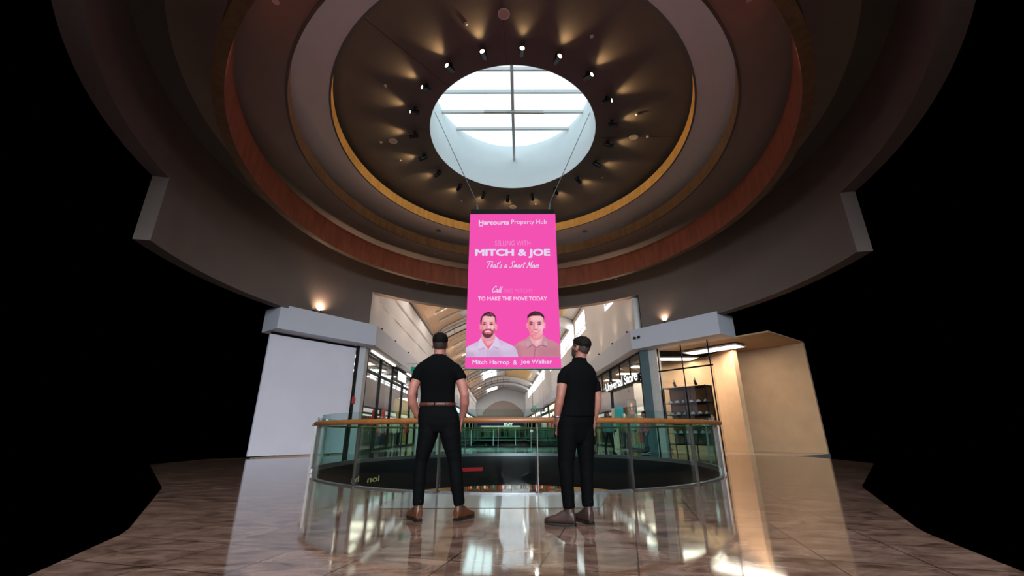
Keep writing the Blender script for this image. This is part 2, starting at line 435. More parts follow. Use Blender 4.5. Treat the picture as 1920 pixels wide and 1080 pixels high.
# wall of the drum with the opening to the arcade
def ang_for_x(R, x):                       # angle on the far half where the wall has this x
    return math.acos((x - XC) / (R * ASP))
A_R, A_L = ang_for_x(R4, 6.2), ang_for_x(R4, -6.64)
Z_HEAD = ZC + 6.4
bm = BM(); ring_plate(bm, R4, R4 + 0.42, Z_HEAD, ZC + 8.15, 0, 0)
ring_plate(bm, R4, R4 + 0.42, 5.40, Z_HEAD, 0, 0, a0=A_R - 1.0, a1=A_R, n=24)
ring_plate(bm, R4, R4 + 0.42, 5.40, Z_HEAD, 0, 0, a0=A_L, a1=A_L + 1.0, n=24)
struct('wall_drum', bm, M['drum'], label='brown drum wall under the stepped ceiling')
bm = BM(); ring_plate(bm, 8.4, R4 + 0.42, ZC + 8.15, ZC + 8.2, 0, 0)
struct('ceiling', bm, M['ceil_dark'], label='shadowed recess ceiling behind the red brown band')
# skylight well, glazing, bars
bm = BM(); ring_plate(bm, R_OC, R_OC + 0.2, Z_DISC + 0.125, ZC + 11.6, 0, 0)
ring_plate(bm, R_OC, R_OC + 0.011, Z_DISC - 0.004, Z_DISC + 0.125, 0, 0)
struct('wall_well', bm, M['well'], label='pale blue plaster wall of the round skylight well')
bm = BM(); poly(bm, [ell(R_OC + 0.05, 2 * PI * i / 96, ZC + 11.5) for i in range(96)])
win = struct('window_1', bm, M['sky_pane'], label='round skylight glazing showing bright sky')
for k, yb in enumerate((9.86, 10.82, 11.8, 12.77, 13.7)):
    hx = R_OC * ASP * math.sqrt(max(0.01, 1 - ((yb - YC) / R_OC) ** 2))
    bm = BM(); beam(bm, (XC - hx, yb - 0.02, ZC + 11.4), (XC + hx, yb - 0.02, ZC + 11.4), 0.07, 0.12)
    obj('glazing_bar', bm, M['white'], win)
bm = BM(); beam(bm, (-0.02, YC - R_OC + 0.02, ZC + 10.84), (0.11, YC + R_OC - 0.02, ZC + 10.84), 0.10, 0.14)
tag(obj('roof_beam', bm, M['white']), 'slim grey beam crossing the round skylight away from the viewer', 'beam')
bm = BM(); beam(bm, (-0.97, 11.98, ZC + 10.72), (1.13, 12.04, ZC + 10.74), 0.07, 0.10)
tag(obj('spreader_bar', bm, M['plate']), 'short white cross bar hung under the skylight beam', 'bar')

# ------------------------------------------------------------------ arcade frame of reference
AX = Vector((-0.028, 1, 0)).normalized(); UX = Vector((AX.y, -AX.x, 0))
A0 = Vector((-0.24, 19.3, 0))
def A(u, wd, z): 
    p = A0 + UX * u + AX * (wd - 19.3); return Vector((p.x, p.y, z))
def abox(bm, u0, u1, w0, w1, z0, z1, mi=0):
    hexa(bm, [A(u0, w0, z0), A(u1, w0, z0), A(u1, w1, z0), A(u0, w1, z0), A(u0, w0, z1), A(u1, w0, z1), A(u1, w1, z1), A(u0, w1, z1)], mi)
W_END = 115.0

# ------------------------------------------------------------------ floors
V_RY, V_RX = 5.2, 4.74           # the void
def void_pt(a, z, d=0.0): return Vector((0.1 + (V_RX + d) * math.cos(a), YC + (V_RY + d) * math.sin(a), z))
def floor_outer(a):
    """how far the modelled concourse reaches, by direction from the void's centre"""
    c, s = math.cos(a), math.sin(a)
    # polygon of the concourse
    P = [(-2.3, 1.2), (2.5, 1.2), (3.6, 4.2), (5.6, 7.4), (10.2, 12.8), (10.6, 16.0), (6.6, 20.4), (6.6, 21.2), (-7.0, 21.2), (-7.0, 19.6), (-10.4, 15.4), (-10.2, 12.8), (-5.6, 7.4), (-3.4, 4.2)]
    o = Vector((0.1, YC)); best = None
    for i in range(len(P)):
        p = Vector(P[i]); q = Vector(P[(i + 1) % len(P)]); e = q - p
        den = c * e.y - s * e.x
        if abs(den) < 1e-9: continue
        t = ((p.x - o.x) * e.y - (p.y - o.y) * e.x) / den
        k = ((p.x - o.x) * s - (p.y - o.y) * c) / den
        if t > 0 and -1e-6 <= k <= 1 + 1e-6: best = t if best is None else min(best, t)
    return best
bm = BM(); N = 240; ri = []; ro = []; fb = []
for i in range(N):
    a = 2 * PI * i / N
    t = floor_outer(a)
    ri.append(bm.verts.new(void_pt(a, 0))); ro.append(bm.verts.new((0.1 + t * math.cos(a), YC + t * math.sin(a), 0)))
for i in range(N):
    j = (i + 1) % N; bm.faces.new((ri[i], ri[j], ro[j], ro[i]))
struct('floor', bm, M['marble'], label='polished brown marble tile floor around the round void')
# slab edge around the void
bm = BM(); rows = []
for d, z in ((0.0, -0.001), (0.0, -1.0), (0.35, -1.0), (0.35, -0.002)):
    rows.append([bm.verts.new(void_pt(2 * PI * i / 96, z, d)) for i in range(96)])
for q in range(3):
    for i in range(96):
        f = bm.faces.new((rows[q][i], rows[q][(i + 1) % 96], rows[q + 1][(i + 1) % 96], rows[q + 1][i])); f.smooth = True
struct('trim_4', bm, M['fascia'], label='dark grey slab edge around the void')
# grey border tiles at the balustrade
bm = BM()
top = [void_pt(-PI / 2 + (i / 16 - 0.5) * 2 * 0.32 - 0.035, 0.003, 0.02) for i in range(17)]
low = [(1.02, 5.41), (-1.55, 5.41)]
poly(bm, [(p.x, p.y, 0.003) for p in top] + [(x, y, 0.003) for x, y in low])
struct('floor', bm, M['grey_band'], label='pale grey border tiles in front of the balustrade')
# bridge and arcade walkways (beyond the far side of the void)
bm = BM()
abox(bm, -10.5, 10.5, 20.95, 27.6, -0.25, -0.004)
abox(bm, -10.5, -3.4, 27.6, W_END - 8, -0.25, -0.004); abox(bm, 3.4, 10.5, 27.6, W_END - 8, -0.25, -0.004)
abox(bm, -10.5, 10.5, W_END - 8, W_END + 6, -0.25, -0.004)
abox(bm, -3.4, 3.4, 64, 70, -0.25, -0.004)
struct('floor', bm, M['pale_tile'], label='pale tiled arcade bridge and walkways beyond the void')

# ------------------------------------------------------------------ bulkheads over the shops
Z_BB, Z_BT = 4.57, 5.50
def bulk(side):
    s = -1 if side == 'left' else 1
    if s < 0: c = Vector((-6.18, 18.8)); d = Vector((-0.80, -1.03)).normalized(); u = -5.96
    else: c = Vector((5.72, 19.9)); d = Vector((1.38, -1.80)).normalized(); u = 5.96
    far = A(u, W_END, 0); end = c + d * 4.3
    nrm = Vector((-d.y, d.x)) * (1 if s < 0 else -1)       # outwards, away from the void
    if (nrm.x * s) < 0: nrm = -nrm
    fr = [Vector((far.x, far.y)), c, end]
    w_ = 1.3
    bk = [Vector((far.x + s * w_, far.y)), c + Vector((s * w_, 0.35)), end + nrm * w_]
    bm = BM()
    vs = {}
    for tag_, L in (('f', fr), ('b', bk)):
        for k, p in enumerate(L):
            for z in (Z_BB, Z_BT): vs[tag_, k, z] = bm.verts.new((p.x, p.y, z))
    for k in (0, 1):
        bm.faces.new((vs['f', k, Z_BB], vs['f', k + 1, Z_BB], vs['f', k + 1, Z_BT], vs['f', k, Z_BT]))
        bm.faces.new((vs['b', k, Z_BB], vs['b', k + 1, Z_BB], vs['b', k + 1, Z_BT], vs['b', k, Z_BT]))
        bm.faces.new((vs['f', k, Z_BB], vs['f', k + 1, Z_BB], vs['b', k + 1, Z_BB], vs['b', k, Z_BB]))
        bm.faces.new((vs['f', k, Z_BT], vs['f', k + 1, Z_BT], vs['b', k + 1, Z_BT], vs['b', k, Z_BT]))
    for k in (0, 2): bm.faces.new((vs['f', k, Z_BB], vs['f', k, Z_BT], vs['b', k, Z_BT], vs['b', k, Z_BB]))
    struct('wall_%s' % side, bm, M['white_cool'], label='white %s bulkhead over the shopfronts' % side)
    return c, d, nrm
CL, DL, NL = bulk('left'); CR, DR, NR = bulk('right')

# ------------------------------------------------------------------ arcade upper walls, vault, end
U_L, U_R = -6.42, 6.30
ZS_L, ZS_R = ZC + 8.1, ZC + 9.5
def vault_z(u):
    k = (u - U_L) / (U_R - U_L); return ZS_L + (ZS_R - ZS_L) * k + 1.9 * (1 - (2 * k - 1) ** 2)
bm = BM(); abox(bm, U_L - 0.3, U_L, 19.2, W_END, Z_BB + 0.1, ZS_L + 0.05)
struct('wall_left', bm, M['white'], label='white upper left wall of the arcade')
bm = BM(); abox(bm, U_L, U_L + 0.05, 20.4, W_END, ZC + 6.22, ZC + 6.28); abox(bm, U_L, U_L + 0.1, 20.4, W_END, ZC + 7.3, ZC + 8.1)
struct('trim_5', bm, M['white'], label='ledge lines along the upper left arcade wall')
wins = [(20.4, 25.6, ZC + 7.2, ZC + 9.25), (31.5, 56.0, ZC + 7.6, ZC + 9.25), (63.0, 101.0, ZC + 7.6, ZC + 9.25)]
bm = BM(); e0 = 19.9
for w0, w1, zs, zt in wins:
    abox(bm, U_R, U_R + 0.3, e0, w0, Z_BB + 0.1, ZS_R + 0.1); e0 = w1
    abox(bm, U_R, U_R + 0.3, w0, w1, Z_BB + 0.1, zs); abox(bm, U_R, U_R + 0.3, w0, w1, zt, ZS_R + 0.1)
abox(bm, U_R, U_R + 0.3, e0, W_END, Z_BB + 0.1, ZS_R + 0.1)
struct('wall_right', bm, M['white'], label='white upper right wall of the arcade with high windows')
for k, (w0, w1, zs, zt) in enumerate(wins):
    bm = BM(); poly(bm, [A(U_R + 0.28, w0, zs), A(U_R + 0.28, w1, zs), A(U_R + 0.28, w1, zt), A(U_R + 0.28, w0, zt)])
    wo = struct('window_%d' % (k + 2), bm, M['clere_pane'], label='bright high window strip, %s along the right arcade wall' % ('first', 'second', 'third')[k])
    n = max(1, int((w1 - w0) / 4.2)); bm = BM()
    for q in range(n + 1):
        ww = w0 + (w1 - w0) * q / n; wd = 0.7 if (q == 1 and k == 1) else 0.2
        abox(bm, U_R - 0.02, U_R + 0.2, ww - wd / 2, ww + wd / 2, zs, zt)
    abox(bm, U_R + 0.06, U_R + 0.2, w0, w1, zs + 0.42, zs + 0.5); abox(bm, U_R + 0.06, U_R + 0.2, w0, w1, zs, zs + 0.08)
    obj('window_frame', bm, M['white'], wo)
# vault shell
def vault_strip(bm, u0, u1, w0, w1, dz, th, n=10, mi=0):
    rows = []
    for ww in (w0, w1):
        for z_ in (dz, dz + th):
            rows.append([bm.verts.new(A(u0 + (u1 - u0) * i / n, ww, vault_z(u0 + (u1 - u0) * i / n) + z_)) for i in range(n + 1)])
    for a_, b_ in ((0, 1), (2, 3), (0, 2), (1, 3)):
        for i in range(n):
            f = bm.faces.new((rows[a_][i], rows[a_][i + 1], rows[b_][i + 1], rows[b_][i])); f.material_index = mi
            f.smooth = True
    for e in (0, n):
        f = bm.faces.new((rows[0][e], rows[1][e], rows[3][e], rows[2][e])); f.material_index = mi
bm = BM(); vault_strip(bm, U_L - 0.3, U_R + 0.3, 20.4, W_END, 0.25, 0.15, 24)
struct('ceiling', bm, M['white'], label='white curved vault ceiling of the arcade')
lights_sky = [(43.0, 53.0), (71.0, 83.5), (98.0, 111.0)]
for k, (w0, w1) in enumerate(lights_sky):
    bm = BM(); vault_strip(bm, -3.5, -1.0, w0, w1, 0.14, 0.04)
    wo = struct('window_%d' % (k + 5), bm, M['roof_pane'], label='bright roof light in the arcade vault, %s from the atrium' % ('nearest', 'second', 'third')[k])
    bm = BM()
    for uu in (-2.67, -1.83): vault_strip(bm, uu - 0.04, uu + 0.04, w0, w1, 0.06, 0.08, 2)
    obj('glazing_bar', bm, M['rib'], wo)
bays = [(21, 36.5), (39.5, 56.5), (60, 69.5), (72, 86), (89, 97), (99.5, 113)]
tim_l = BM(); tim_r = BM(); ribs = BM()
for k, (w0, w1) in enumerate(bays):
    vault_strip(tim_l, U_L + 0.25, -3.75, w0, w1, 0.0, 0.2)
    if k in (0, 1, 3): vault_strip(tim_r, 0.9, U_R - 0.9, w0, w1, 0.0, 0.2)
    n = max(2, int((w1 - w0) / 2.4))
    for q in range(n + 1):
        ww = w0 + (w1 - w0) * q / n
        vault_strip(ribs, -5.3, -3.3, ww - 0.13, ww + 0.13, -0.16, 0.16, 6)
    for uu in (-0.6, 0.6): pass
struct('ceiling', tim_l, M['timber'], label='warm timber panels on the left of the arcade vault')
struct('ceiling', tim_r, M['timber_gold'], label='pale gold timber panels on the right of the arcade vault')
struct('trim_6', ribs, M['rib'], label='pale ribs across the left timber panels of the vault')
bm = BM()
for ww in (38, 58.2, 70.7, 87.5, 98.2): 
    vault_strip(bm, U_L, U_R, ww - 1.0, ww + 1.0, -0.25, 0.45, 20)
struct('trim_7', bm, M['white'], label='white cross bands between the vault bays')
bm = BM()
for ww in (36.8, 57.2, 69.6, 86.4, 97.2):
    for q in range(2):
        n = 16; pts = [A(-5.6 + 7.2 * i / n, ww + 0.3 * q, vault_z(-5.6 + 7.2 * i / n) - 0.5 - 0.45 * q) for i in range(n + 1)]
        tube(bm, pts, 0.05, 6)
    for i in range(0, 13, 2):
        u = -5.6 + 7.2 * i / 12
        tube(bm, [A(u, ww, vault_z(u)), A(u, ww + 0.3, vault_z(u) - 1.0)], 0.03, 5)
struct('trim_8', bm, M['steel_dark'], label='thin curved tie frames hung under the vault')
# end wall
bm = BM(); n = 24
poly(bm, [A(U_L - 0.5, W_END, 0), A(U_R + 0.5, W_END, 0)] + [A(U_R + 0.5 - (U_R - U_L + 1.0) * i / n, W_END, vault_z(U_R + 0.5 - (U_R - U_L + 1.0) * i / n) + 0.4) for i in range(n + 1)])
struct('wall_back', bm, M['white'], label='white far end wall of the arcade')
bm = BM()
pts = [A(-4.7, W_END - 0.3, 5.0), A(5.9, W_END - 0.3, 5.0)] + [A(5.9 - 10.6 * i / 20, W_END - 0.3, 5.9 + 3.0 * math.sin(PI * i / 20) ** 0.8) for i in range(21)]
poly(bm, pts)
struct('wall_arch', bm, mat('taupe_arch_paint', (170, 150, 138), 0.7, var=0.05, scale=1), label='taupe arched panel on the far end wall')
bm = BM(); abox(bm, -6.2, 5.9, W_END - 1.6, W_END - 0.4, 4.0, 5.1)
struct('trim_9', bm, M['soffit2'], label='brown lower bulkhead under the far arch')


# ------------------------------------------------------------------ unseen arcade behind the photographer, its glowing panes added to light the bulkheads
bm = BM(); box(bm, -6.9, -6.5, -26, 1.9, 5.4, 9.6); box(bm, 6.5, 6.9, -26, 1.9, 5.4, 9.6)
struct('wall_rear', bm, M['white'], label='white upper walls of the unseen arcade behind the photographer')
bm = BM(); box(bm, -6.9, -2.2, -26, 1.9, 9.6, 9.75); box(bm, 2.2, 6.9, -26, 1.9, 9.6, 9.75)
for y0 in (-26, -17.5, -9, -0.5): box(bm, -2.2, 2.2, y0, y0 + 2.4, 9.6, 9.75)
struct('ceiling', bm, M['white'], label='white ceiling of the unseen arcade behind the photographer')
for k, y0 in enumerate((-23.6, -15.1, -6.6)):
    bm = BM(); poly(bm, [(-2.2, y0, 9.8), (2.2, y0, 9.8), (2.2, y0 + 6.1, 9.8), (-2.2, y0 + 6.1, 9.8)])
    struct('window_%d' % (k + 8), bm, M['rear_fill_pane'], label='unseen roof light added behind the photographer to light the bulkheads')
bm = BM(); poly(bm, [(-6.4, -25.9, 3.6), (6.4, -25.9, 3.6), (6.4, -25.9, 9.4), (-6.4, -25.9, 9.4)])
wo = struct('window_11', bm, M['entry_fill_pane'], label='unseen glazed gable added behind the photographer to light the bulkheads')
bm = BM()
for x in (-6.4, -3.2, 0, 3.2, 6.4): box(bm, x - 0.06, x + 0.06, -25.9, -25.75, 3.6, 9.4)
for z in (3.6, 6.5, 9.4): box(bm, -6.4, 6.4, -25.9, -25.75, z - 0.06, z + 0.06)
obj('window_frame', bm, M['steel'], wo)  # frame of the added unseen gable
bm = BM(); slab(bm, [(-2.3, 1.2), (2.5, 1.2), (6.5, -26), (-6.5, -26)], -0.2, -0.001)
struct('floor', bm, M['marble'], label='marble floor of the arcade behind the photographer')

# ------------------------------------------------------------------ lamps
def lamp_data(name, kind, energy, rgb, **kw):
    l = bpy.data.lights.new(name, kind); l.energy = energy; l.color = rgb
    for k, v in kw.items(): setattr(l, k, v)
    return l
SPOT_D = lamp_data('spot_lamp', 'SPOT', W_SPOT, (1.0, 0.66, 0.30), spot_size=math.radians(74), spot_blend=1.0, shadow_soft_size=0.03)
ORD = ['first', 'second', 'third', 'fourth', 'fifth', 'sixth', 'seventh', 'eighth', 'ninth', 'tenth', 'eleventh', 'twelfth', 'thirteenth',
       'fourteenth', 'fifteenth', 'sixteenth', 'seventeenth', 'eighteenth', 'nineteenth', 'twentieth']
spot_px = [(980, 90), (1048, 106), (1105, 141), (1143, 187), (1147, 233), (1139, 271), (1118, 307), (1082, 336), (1041, 356), (998, 367),
           (953, 369), (908, 364), (865, 348), (825, 324), (799, 294), (782, 254), (778, 208), (798, 163), (842, 122), (907, 97)]
def spot_proto():
    t = thing('ceiling_spotlight', 'x', 'spotlight')
    bm = BM(); lathe(bm, [(0.0, 0.0), (0.055, 0.0), (0.055, -0.03), (0.0, -0.03)], 16); obj('mounting_plate', bm, M['black'], t)
    bm = BM(); tube(bm, [(0, 0, -0.02), (0, 0, -0.10)], 0.018, 8); box(bm, -0.065, 0.065, -0.012, 0.012, -0.11, -0.095)
    box(bm, -0.068, -0.058, -0.012, 0.012, -0.155, -0.095); box(bm, 0.058, 0.068, -0.012, 0.012, -0.155, -0.095)
    obj('bracket', bm, M['black'], t)
    bm = BM(); lathe(bm, [(0.0, 0.13), (0.045, 0.125), (0.056, 0.09), (0.056, -0.12), (0.062, -0.125), (0.062, -0.14), (0.05, -0.14), (0.05, -0.115), (0.0, -0.115)], 18)
    can = obj('lamp_can', bm, M['black'], t, True)
    can.location = (0, 0, -0.155); can.rotation_euler = (math.radians(76), 0, 0); can.scale = (1.25, 1.25, 1.15)     # aims along +y, a little down
    bm = BM(); lathe(bm, [(0.0, -0.119), (0.05, -0.119), (0.05, -0.117), (0.0, -0.117)], 16)
    obj('lamp_face', bm, M['lamp'], can)
    return t
proto = spot_proto()
for i, (px, py) in enumerate(spot_px):
    d = at(px, py, 10.0) - Vector((0, 0, CAM_Z)); k = (9.47 - 0.12) / d.z
    P = Vector((0, 0, CAM_Z)) + d * k
    ang = math.atan2((P.y - YC), (P.x - XC) / ASP)
    q = ell(3.60, ang, Z_DISC)
    t = proto if i == 0 else copy_tree(proto)
    t.location = q
    out = math.atan2(q.y - YC, q.x - XC); t.rotation_euler = (0, 0, out - PI / 2)
    tag(t, '%s black spotlight clockwise round the skylight, counting from its top middle' % ORD[i], 'spotlight', 'spotlights round the skylight')
    lo = bpy.data.objects.new('spot_light', SPOT_D); COL.objects.link(lo); lo.parent = t
    lo.location = (0, 0.19, -0.12); lo.rotation_euler = (math.radians(91), 0, 0)
# speakers, detectors and sprinkler heads in the ceiling
def on_disc(px, py, z=9.47):
    d = at(px, py, 10.0) - Vector((0, 0, CAM_Z)); return Vector((0, 0, CAM_Z)) + d * (z / d.z)
for k, (px, py, lb) in enumerate(((946, 26, 'cream round ceiling speaker near the top of the photo'), (738, 264, 'cream round ceiling speaker left of the skylight'),
                        (1189, 257, 'cream round ceiling speaker right of the skylight'), (963, 388, 'cream round ceiling speaker just above the hanging screen'))):
    t = thing('ceiling_speaker', lb, 'speaker', on_disc(px, py), 0, 'round ceiling speakers')
    bm = BM(); lathe(bm, [(0.115, 0.0), (0.145, 0.0), (0.145, -0.012), (0.125, -0.02), (0.115, -0.012)], 28); obj('rim', bm, M['plate'], t, True)
    bm = BM(); lathe(bm, [(0.0, -0.014), (0.118, -0.012), (0.118, 0.0), (0.0, 0.0)], 28); obj('grille', bm, M['cream'], t)
det = [(875, 44, 'upper left of the bright spotlights'), (1111, 68, 'upper right of the bright spotlights'), (724, 160, 'at the far left of the dark ceiling'), (1195, 214, 'above the right ceiling speaker'),
       (715, 266, 'left of the left ceiling speaker'), (1215, 256, 'right of the right ceiling speaker'), (752, 300, 'below the left ceiling speaker'), (1130, 333, 'lower right of the skylight'),
       (866, 376, 'upper left of the hanging screen'), (1005, 382, 'above the right half of the hanging screen')]
for px, py, lb in det:
    big = py < 290
    bm = BM(); r = 0.05 if big else 0.028
    lathe(bm, [(0.0, 0.0), (r, 0.0), (r, -0.015), (r * 0.6, -0.04), (0.0, -0.045)], 16)
    o = obj('smoke_detector' if big else 'sprinkler_head', bm, M['plate'], None, True); o.location = on_disc(px, py)
    tag(o, 'small white ceiling %s %s' % ('detector' if big else 'sprinkler head', lb), 'detector' if big else 'sprinkler', 'small white ceiling fittings')
# small fittings in the stepped soffits, some of them lit downlights
DOWN_D = lamp_data('added_down_lamp', 'SPOT', W_DOWN, (1.0, 0.86, 0.70), spot_size=math.radians(120), spot_blend=0.6, shadow_soft_size=0.08)
def downlight(loc, label, group, lit=True, r=0.05):
    t = thing('downlight', label, 'downlight', loc, 0, group)
    bm = BM(); lathe(bm, [(r * 0.72, -0.002), (r, -0.002), (r, -0.012), (r * 0.72, -0.008)], 16); obj('trim_ring', bm, M['plate'], t)
    bm = BM(); lathe(bm, [(0.0, -0.006), (r * 0.72, -0.006), (r * 0.72, -0.003), (0.0, -0.003)], 16); obj('lens', bm, M['lamp_white'] if lit else M['plate'], t)
    return t
for px, py, h, lb in ((709, 438, 8.14, 'tiny pale fitting in the left of the second soffit ring'), (816.7, 475, 8.14, 'tiny pale fitting in the second soffit ring left of the screen'),
                  (1133.8, 466.7, 8.14, 'tiny pale fitting in the second soffit ring right of the screen'), (1237.5, 425, 8.14, 'tiny pale fitting at the far right of the second soffit ring'),
                  (802, 531.5, 6.89, 'tiny pale fitting under the red brown band, left of the screen'), (1155.9, 523.5, 6.89, 'tiny pale fitting under the red brown band, right of the screen')):
    downlight(on_disc(px, py, h), lb, 'fittings in the ring soffits', False, 0.035)
for px, py, lb in ((823, 432, 'dark round speaker in the pale soffit ring left of the screen'), (1097, 434, 'dark round speaker in the pale soffit ring right of the screen')):
    bm = BM(); lathe(bm, [(0.0, -0.006), (0.10, -0.006), (0.12, -0.016), (0.12, 0.0), (0.0, 0.0)], 24)
    o = obj('ceiling_speaker', bm, M['soffit2'], None, True); o.location = on_disc(px, py, 8.89); tag(o, lb, 'speaker')
# downlights added out of view in the near soffit to light the concourse
for k, a in enumerate((-2.3, -1.95, -1.57, -1.2, -0.85)):
    p = ell(7.8, a, ZC + 8.14)
    t = downlight(p, 'unseen downlight added in the near soffit ring over the concourse', 'added near soffit downlights', True, 0.07)
    lo = bpy.data.objects.new('added_down_light', DOWN_D); COL.objects.link(lo); lo.parent = t; lo.location = (0, 0, -0.04)

# ------------------------------------------------------------------ hanging screen
YB = 11.95
scr = thing('hanging_screen', 'tall bright pink digital advertising screen hanging from the skylight', 'screen', (0.035, YB, ZC + 1.735))
ZB0, ZB1, ZB2 = ZC + 1.735, ZC + 6.63, ZC + 6.79
XB0, XB1 = 0.035 - 1.36, 0.035 + 1.36
def rel(o): 
    o.parent = scr; o.matrix_parent_inverse = Matrix.Translation(scr.location).inverted(); return o
bm = BM(); box(bm, XB0, XB1, YB + 0.004, YB + 0.14, ZB0, ZB1); rel(obj('cabinet', bm, M['black']))
bm = BM(); box(bm, XB0 + 0.02, XB1 - 0.02, YB - 0.02, YB + 0.16, ZB1, ZB2); rel(obj('top_beam', bm, M['black']))
bm = BM(); poly(bm, [(XB0, YB, ZB0), (XB1, YB, ZB0), (XB1, YB, ZB1), (XB0, YB, ZB1)]); rel(obj('screen_face', bm, M['screen_pink']))
bm = BM(); box(bm, XB0 - 0.004, XB1 + 0.004, YB - 0.005, YB + 0.14, ZB0 - 0.03, ZB0); rel(obj('bottom_edge', bm, M['black']))
def line(body, x0, x1, ybase, ytop, m, dy=0.004, **kw):
    a = at(x0, ybase, YB - dy); b = at(x1, ybase, YB - dy); t = at((x0 + x1) / 2, ytop, YB - dy)
    b.z = a.z
    o = text_obj('lettering', body, m, None, a, b, (0, 0, t.z - a.z), **kw); rel(o); return o
def brush(body, x0, x1, ybase, ytop, m, width=0.10, dy=0.004):
    a = at(x0, ybase, YB - dy); b = at(x1, ybase, YB - dy); t = at((x0 + x1) / 2, ytop, YB - dy); b.z = a.z
    return rel(script_obj('lettering', body, m, a, b, (0, 0, t.z - a.z), width))
SW, SPL, SM_, SF = M['screen_white'], M['screen_pale'], M['screen_mid'], M['screen_faint']
line('Harcourts', 898.2, 954.8, 421.3, 412.6, SW, bold=0.03)
bm = BM(); a = at(898.6, 424.2, YB - 0.004); b = at(906.2, 422.6, YB - 0.004)
poly(bm, [(a.x, a.y, a.z), (b.x, a.y, a.z), (b.x, a.y, b.z), (a.x, a.y, b.z)]); rel(obj('underline', bm, SW))
line('Property Hub', 959.5, 1025.8, 422.6, 411.9, SW)
line('SELLING WITH', 928.6, 995.0, 460.2, 451.2, SM_, offset=-0.012)
line('MITCH & JOE', 891.2, 1032.5, 483.8, 466.4, SW, bold=0.045)
brush("That's a Smart Move", 912.6, 1011.4, 503.2, 489.4, SW)
brush('Call', 922.8, 943.4, 548.6, 535.8, SW, 0.12)
line('1800 MITCHY', 945.8, 999.5, 548.6, 541.0, SF, offset=-0.012)
line('TO MAKE THE MOVE TODAY', 896.6, 1026.2, 563.6, 556.0, SPL, bold=0.022)
line('Mitch Harrop', 885.8, 955.5, 685.6, 674.6, SW, bold=0.018)
line('&', 962.6, 969.4, 684.0, 674.8, SW, bold=0.018)
line('Joe Walker', 976.3, 1035.8, 684.0, 674.4, SW, bold=0.018)

# the two smiling portraits shown on the screen
def portrait(ox, oy, sc, layers, label, d):
    """soft-edged picture on the screen: each layer is (colour, outline, softness), composed over the pink"""
    st = 4.4
    allp = [q for l in layers for q in l[1]]
    xs = np.arange(min(q[0] for q in allp) - 8, max(q[0] for q in allp) + 8, st); ys = np.arange(min(q[1] for q in allp) - 8, max(q[1] for q in allp) + 8, st)
    X, Yg = np.meshgrid(xs, ys); col = np.empty(X.shape + (3,)); col[:] = (243, 82, 178); cov = np.zeros(X.shape)
    for l in layers:
        P = np.array(l[1], float); soft = l[2] if len(l) > 2 else 5.0; op = l[3] if len(l) > 3 else 1.0
        ins = np.zeros(X.shape, bool); dist = np.full(X.shape, 1e9)
        for (ax, ay), (bx, by) in zip(P, np.roll(P, -1, 0)):
            c = ((ay > Yg) != (by > Yg)); xi = (bx - ax) * (Yg - ay) / ((by - ay) if by != ay else 1e-9) + ax; ins ^= c & (X < xi)
            L2 = (bx - ax) ** 2 + (by - ay) ** 2 + 1e-9; t = np.clip(((X - ax) * (bx - ax) + (Yg - ay) * (by - ay)) / L2, 0, 1)
            dist = np.minimum(dist, np.hypot(X - ax - t * (bx - ax), Yg - ay - t * (by - ay)))
        a = np.clip(0.5 + np.where(ins, dist, -dist) / (2 * soft), 0, 1); a = a * a * (3 - 2 * a) * op
        col = col * (1 - a[..., None]) + np.array(l[0], float) * a[..., None]
        if soft <= 8: cov = np.maximum(cov, a)
    me = bpy.data.meshes.new('portrait'); zf = at(960, 669.5, YB).z; V = []; F = []; idx = -np.ones(X.shape, int)
    keep = cov > 0.35
    for r in range(X.shape[0]):
        for c in range(X.shape[1]):
            p = at(ox + X[r, c] / sc, oy + Yg[r, c] / sc, YB - d); V.append((min(max(p.x, XB0), XB1), p.y, max(p.z, zf)))
    n = X.shape[1]
    for r in range(X.shape[0] - 1):
        for c in range(n - 1):
            if keep[r, c] and keep[r + 1, c] and keep[r, c + 1] and keep[r + 1, c + 1]: F.append((r * n + c, r * n + c + 1, (r + 1) * n + c + 1, (r + 1) * n + c))
    me.from_pydata(V, [], F)
    at_ = me.color_attributes.new('picture', 'FLOAT_COLOR', 'POINT'); k = col.reshape(-1, 3) / 255.0
    k = np.where(k <= 0.04045, k / 12.92, ((k + 0.055) / 1.055) ** 2.4); at_.data.foreach_set('color', np.concatenate([k, np.ones((len(k), 1))], 1).astype(np.float32).ravel())
    me.materials.append(M['screen_picture']); o = bpy.data.objects.new('portrait', me); COL.objects.link(o); rel(o); o['label'] = label; return o
M['screen_picture'] = emit('screen_picture_light', (255, 255, 255), 1.0)
_nt = M['screen_picture'].node_tree; _a = _nt.nodes.new('ShaderNodeAttribute'); _a.attribute_name = 'picture'; _nt.links.new(_a.outputs['Color'], _nt.nodes['Emission'].inputs[0])
def el(cx, cy, rx, ry, n=20, a0=0.0, a1=2 * PI): return [(cx + rx * math.cos(a0 + (a1 - a0) * i / n), cy + ry * math.sin(a0 + (a1 - a0) * i / n)) for i in range(n if abs(a1 - a0 - 2 * PI) < 1e-6 else n + 1)]
E_ = lambda n, c: c
sk, sk2, skd = E_('skin', (238, 164, 174)), E_('skin_light', (243, 176, 183)), E_('skin_shade', (226, 140, 150))
hr, hr2, brd = E_('dark_hair', (66, 34, 46)), E_('hair_sheen', (92, 54, 62)), E_('beard', (98, 50, 58))
sh1, sh1b, sh1c = E_('white_shirt', (208, 186, 218)), E_('white_collar', (220, 202, 232)), E_('white_shirt_fold', (190, 160, 196))
sh2, sh2b, sh2c = E_('tan_shirt', (200, 136, 150)), E_('tan_collar', (196, 144, 160)), E_('tan_shirt_fold', (150, 96, 112))
